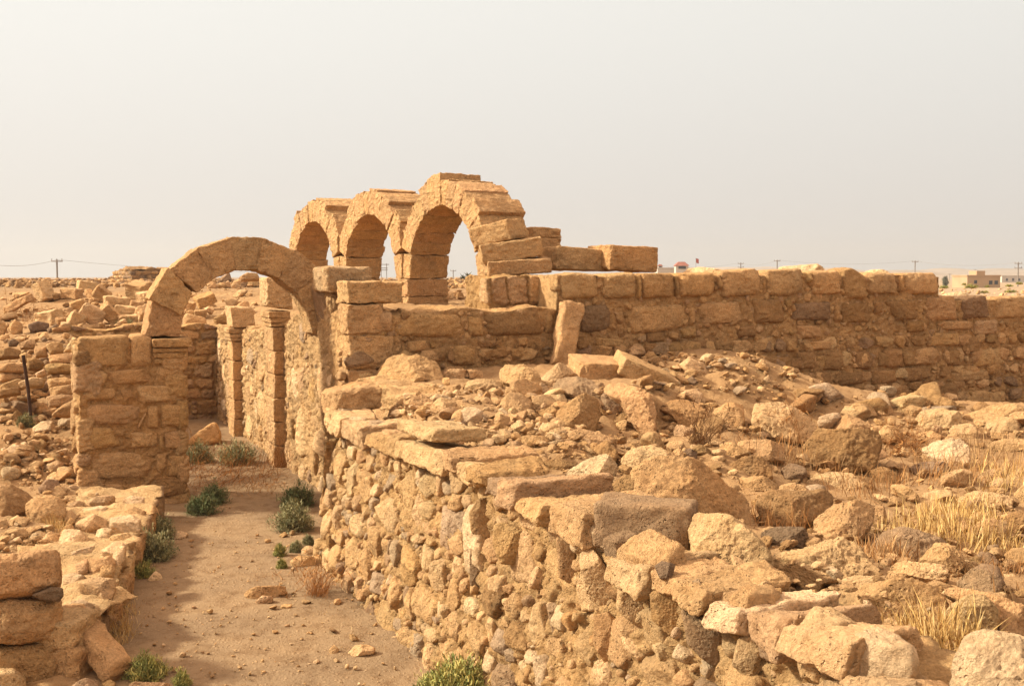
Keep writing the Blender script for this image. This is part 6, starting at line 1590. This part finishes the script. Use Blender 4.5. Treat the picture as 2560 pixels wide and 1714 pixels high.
def bx(c, hx_, hy_, hz_):
    c = np.asarray(c, float)
    v = np.array([c + np.array([sx_ * hx_, sy_ * hy_, sz_ * hz_]) for sx_ in (-1, 1) for sy_ in (-1, 1) for sz_ in (-1, 1)])
    return v, np.array([(0, 1, 3, 2), (4, 6, 7, 5), (0, 4, 5, 1), (2, 3, 7, 6), (0, 2, 6, 4), (1, 5, 7, 3)], dtype=np.int32)
PTOP = {}
def pole(label, ptx, ytop, Y, arms=1, r=.14, base=-.5):
    top = at(ptx, ytop, Y); foot = np.array([top[0], top[1], base])
    o = empty("power_pole", foot, label, "power pole")
    v, f = tube([foot, top], r, 6); mesh_obj("post", v, f, M_POLE, o, foot)
    for k in range(arms):
        z = top[2] - .25 - k * 1.1
        v, f = bx((top[0], top[1], z), .9, .07, .08); mesh_obj("crossarm", v, f, M_POLE, o, foot)
        for s in (-.8, 0, .8):
            v, f = tube([(top[0] + s, top[1], z), (top[0] + s, top[1], z + .42)], .06, 5)
            mesh_obj("insulator", v, f, M_POLE, o, foot)
    PTOP[ptx] = top
    return top
pole("dark power pole on the left skyline above the fallen blocks", 142, 649, 170)
pole("thin distant power pole on the skyline just left of the single arch", 315, 670, 330)
pole("thin power pole seen through the nearest arch of the row", 1133, 675, 330)
pole("power pole behind the long wall right of the red-roofed tower", 1852, 657, 330, 2)
pole("power pole behind the long wall above its middle", 1943, 650, 300)
pole("power pole rising behind the right part of the long wall", 2288, 652, 300)
pole("lattice-armed power pole near the right edge beside the tan house", 2546, 656, 260, 2)
pole("faint far power pole left of the tan house", 2438, 673, 600)
pole("faint thin power pole right of the dusty trees", 2374, 684, 600)
def wire(label, pts, sag, r=.022):
    out = []
    for (a, b) in zip(pts[:-1], pts[1:]):
        for t in np.linspace(0, 1, 14)[: None if b is pts[-1] else -1]:
            q_ = a + (b - a) * t; out.append(q_ - np.array([0, 0, sag * 4 * t * (1 - t)]))
    v, f = tube(out, r, 4)
    tag(mesh_obj("power_line", v, f, M_POLE, loc=out[0]), label, "power line")
wire("thin wire hanging across the left sky to the dark power pole", [at(-60, 654, 160), PTOP[142], at(700, 678, 330)], .8, .022)
wire("thin wire sagging across the sky above the long wall", [at(1640, 663, 330), PTOP[1852], PTOP[1943], PTOP[2288], PTOP[2546], at(2640, 655, 240)], 1.0, .022)
# switchyard gantry between the arches
cg = at(960, 694, 220); w_ = 12 / F * 220
gt = empty("gantry", (cg[0], cg[1], 0), "steel switchyard gantry visible between the farther arches", "gantry")
parts = []
for s in (-.55, .55): parts.append(tube([(cg[0] + s, cg[1], -.2), (cg[0] + s, cg[1], at(960, 658, 220)[2])], .07, 4))
for z, w2_ in ((at(960, 661, 220)[2], 1.1), (at(960, 670, 220)[2], .75), (at(960, 675, 220)[2], .75)): parts.append(bx((cg[0], cg[1], z), w2_, .08, .06))
vs, fs, o_ = [], [], 0
for v, f in parts: vs.append(v); fs.append(f + o_); o_ += len(v)
mesh_obj("frame", np.concatenate(vs), np.concatenate(fs), M_POLE, gt, np.array(gt.location), smooth=False)
def house(label, zm, x0, ytop, x1, Y, mat, windows, tower=None, name="house", cat="house", base=.3, depth=9, parapet=True):
    (a, b), (c_, _) = px(zm, [(x0, ytop), (x1, ytop)])
    l, r_ = at(a, b, Y), at(c_, b, Y)
    c = np.array([(l[0] + r_[0]) / 2, Y + depth / 2, base]); h = l[2] - base; w = (r_[0] - l[0]) / 2
    o = empty(name, (c[0], c[1], base), label, cat)
    v, f = bx((c[0], c[1], base + h / 2), w, depth / 2, h / 2); mesh_obj("wall", v, f, mat, o, np.array(o.location), smooth=False)
    if parapet:
        v, f = bx((c[0], c[1], base + h + .12), w + .15, depth / 2 + .15, .12); mesh_obj("parapet", v, f, mat, o, np.array(o.location), smooth=False)
    for (u_, z_, ww, hh) in windows:
        v, f = bx((c[0] + u_ * w, c[1] - depth / 2 - .03, base + z_ * h), ww, .05, hh); mesh_obj("window", v, f, M_WIN, o, np.array(o.location), smooth=False)
    return o, c, w, h
h1, c, w, h = house("flat-roofed tan house on the plain at the right edge", 'R', 1990, 150, 2195, 230, M_ADOBE, [(.42, .5, .35, .4), (.75, .5, .35, .4), (-.5, .55, .3, .35)], depth=8)
v, f = bx((c[0] + .06 * w, c[1], .3 + h + .55), .9, 2, .6); mesh_obj("stair_head", v, f, M_ADOBE, h1, np.array(h1.location), smooth=False)
house("white low buildings beyond the tan house at the right edge", 'R', 2205, 150, 2360, 420, M_CONC, [(-.6, .5, .4, .5), (-.1, .5, .4, .5), (.4, .5, .4, .5)], depth=10)
house("long pale compound wall building behind the long wall", 'R', 60, 102, 260, 300, M_CONC, [(-.7, .6, .3, .4), (.2, .6, .3, .4)], depth=8, base=.2)
def tower(label, x0, y0, x1, y1, Y, name="roofed_tower"):
    (a, b), (c_, d_) = px('R', [(x0, y0), (x1, y1)])
    l, r_ = at(a, b, Y), at(c_, d_, Y); w = (r_[0] - l[0]) / 2; cx_ = (r_[0] + l[0]) / 2
    o = empty(name, (cx_, Y + w, .3), label, "tower")
    zt_, zr_ = l[2], l[2] - .38 * (l[2] - r_[2])
    v, f = bx((cx_, Y + w, (.3 + zr_) / 2), w * .92, w * .92, (zr_ - .3) / 2); mesh_obj("wall", v, f, M_CONC, o, np.array(o.location), smooth=False)
    v, f = bx((cx_, Y + w * .06, zr_ - .25 * (zr_ - r_[2])), w * .55, .05, .12 * (l[2] - r_[2])); mesh_obj("window", v, f, M_WIN, o, np.array(o.location), smooth=False)
    base = [(cx_ + sx_ * w * 1.08, Y + w + sy_ * w * 1.08, zr_ + .01) for sx_, sy_ in ((-1, -1), (1, -1), (1, 1), (-1, 1))]
    top = [(cx_ + sx_ * w * .45, Y + w + sy_ * w * .45, zt_) for sx_, sy_ in ((-1, -1), (1, -1), (1, 1), (-1, 1))]
    v = np.array(base + top); f = np.array([(0, 1, 5, 4), (1, 2, 6, 5), (2, 3, 7, 6), (3, 0, 4, 7), (4, 5, 6, 7), (3, 2, 1, 0)], dtype=np.int32)
    mesh_obj("roof", v, f, M_ROOF, o, np.array(o.location), smooth=False)
tower("large water tower house with red tiled roof behind the long wall", 172, 60, 255, 128, 280)
tower("tiny tower with red roof left of the large red-roofed one", 63, 76, 92, 104, 300)
fb = at(*px('R', [(299, 92)])[0], 290); ft_ = at(*px('R', [(299, 38)])[0], 290)
fo = empty("flag_pole", (fb[0], fb[1], .3), "thin pole with a small red flag right of the red-roofed tower", "flag")
v, f = tube([(fb[0], fb[1], .3), ft_], .06, 5); mesh_obj("pole", v, f, M_POLE, fo, np.array(fo.location))
v = np.array([ft_ + np.array(q_) for q_ in ((0, -.03, 0), (.75, -.03, -.25), (.75, -.03, -1.5), (0, -.03, -1.2), (0, .03, 0), (.75, .03, -.25), (.75, .03, -1.5), (0, .03, -1.2))])
mesh_obj("flag", v, [(0, 1, 2, 3), (7, 6, 5, 4), (0, 4, 5, 1), (1, 5, 6, 2), (2, 6, 7, 3), (3, 7, 4, 0)], M_FLAG, fo, np.array(fo.location), smooth=False)
def far_tree(label, zm, x0, y0, x1, y1, Y, seed, cols, conic=False):
    (a, b), (c_, d_) = px(zm, [(x0, y0), (x1, y1)])
    l, r_ = at(a, b, Y), at(c_, d_, Y); w = (r_[0] - l[0]) / 2; cx_ = (l[0] + r_[0]) / 2; zt_ = l[2]; zb_ = max(.3, r_[2] - 1.0)
    rg = np.random.default_rng(seed)
    o = empty("tree", (cx_, Y, .3), label, "tree")
    v, f = tube([(cx_, Y, .2), (cx_, Y, (zb_ + zt_) / 2)], .12, 6); mesh_obj("trunk", v, f, M_POLE, o, np.array(o.location))
    n = 900; u_ = rg.uniform(0, 1, n); ang = rg.uniform(0, 6.28, n)
    rr_ = w * np.sqrt(rg.uniform(0, 1, n)) * ((1 - u_) if conic else np.sqrt(np.clip(1 - (2 * u_ - 1) ** 2, 0, 1)) * (.75 + .3 * np.sin(ang * 3 + u_ * 5)))
    p = np.stack([cx_ + rr_ * np.cos(ang), Y + rr_ * np.sin(ang), zb_ + (zt_ - zb_) * u_], -1)
    d = rg.normal(0, 1, (n, 3)) * .28
    cc = np.array([cols[i] for i in rg.integers(0, len(cols), n)]) * rg.uniform(.7, 1.3, n)[:, None]
    v, f, k = blades(p, p + d, np.full(n, .07), cc, rg); mesh_obj("crown", v, f, M_TREE, o, np.array(o.location), smooth=False, vcol=k)
far_tree("small dark conifer seen through the nearest arch of the row", 'A', 1645, 875, 1695, 955, 140, 1, DG, True)
far_tree("green bushy tree seen through the nearest arch beside a conifer", 'A', 1712, 838, 1830, 965, 140, 2, GR)
far_tree("dusty grey tree clump at the end of the long wall's upper course", 'R', 1830, 155, 1872, 190, 260, 3, [(.12, .12, .07), (.15, .14, .08)])
# scrub on the plain at the right
for i, (x0, y0, x1, y1, Y) in enumerate(((1990, 198, 2075, 222, 110), (1820, 205, 1880, 222, 120), (2100, 202, 2130, 216, 130), (2230, 232, 2300, 250, 70), (2080, 238, 2130, 252, 75), (1960, 188, 1990, 202, 180), (2300, 182, 2340, 198, 170), (2235, 198, 2280, 212, 140))):
    labs = ["largest round scrub bush on the bare plain left of the tan house", "scrub bush close to the long wall's upper end on the plain", "small dark scrub bush below the tan house", "near scrub bush at the right edge of the plain",
            "low scrub bush just above the lowered wall end", "tiny scrub bush left of the tan house", "scrub bush right of the tan house by the right pole", "scrub bush below the right end of the tan house"]
    shrub(labs[i], 'R', x0, y0, x1, y1, 200 + i, OL, n=500)
# rubble banks on the plain
spots = []
for k in range(260):
    y = zr.uniform(90, 210); x = y * zr.uniform(.33, .48)
    spots.append((x, y, .5, .1 + .6 * zr.random() ** 3, zr.choice('tlbp')))
for k in range(120):
    q_ = hitplane(zr.uniform(2340, 2480), zr.uniform(716, 738), (0, 0, 1.3), np.array([0, 0, 1.0]))
    if 15 < q_[1] < 120: spots.append((q_[0], q_[1], .6, .1 + .3 * zr.random() ** 2, zr.choice('tlbp')))
rubble("plain_rubble", spots, 6)

# ================================================================== dusty air
hm = bpy.data.materials.new("dust_haze"); hm.use_nodes = True
hn = hm.node_tree; hn.nodes.remove(hn.nodes["Principled BSDF"])
pv = hn.nodes.new("ShaderNodeVolumePrincipled")
pv.inputs["Color"].default_value = (.66, .645, .63, 1); pv.inputs["Density"].default_value = 0.0004
pv.inputs["Anisotropy"].default_value = 0.2
hn.links.new(pv.outputs[0], hn.nodes["Material Output"].inputs["Volume"])
v, f = bx((0, 1190, 30), 1650, 1250, 34)
tag(mesh_obj("haze", v, f, hm, smooth=False), kind="stuff")
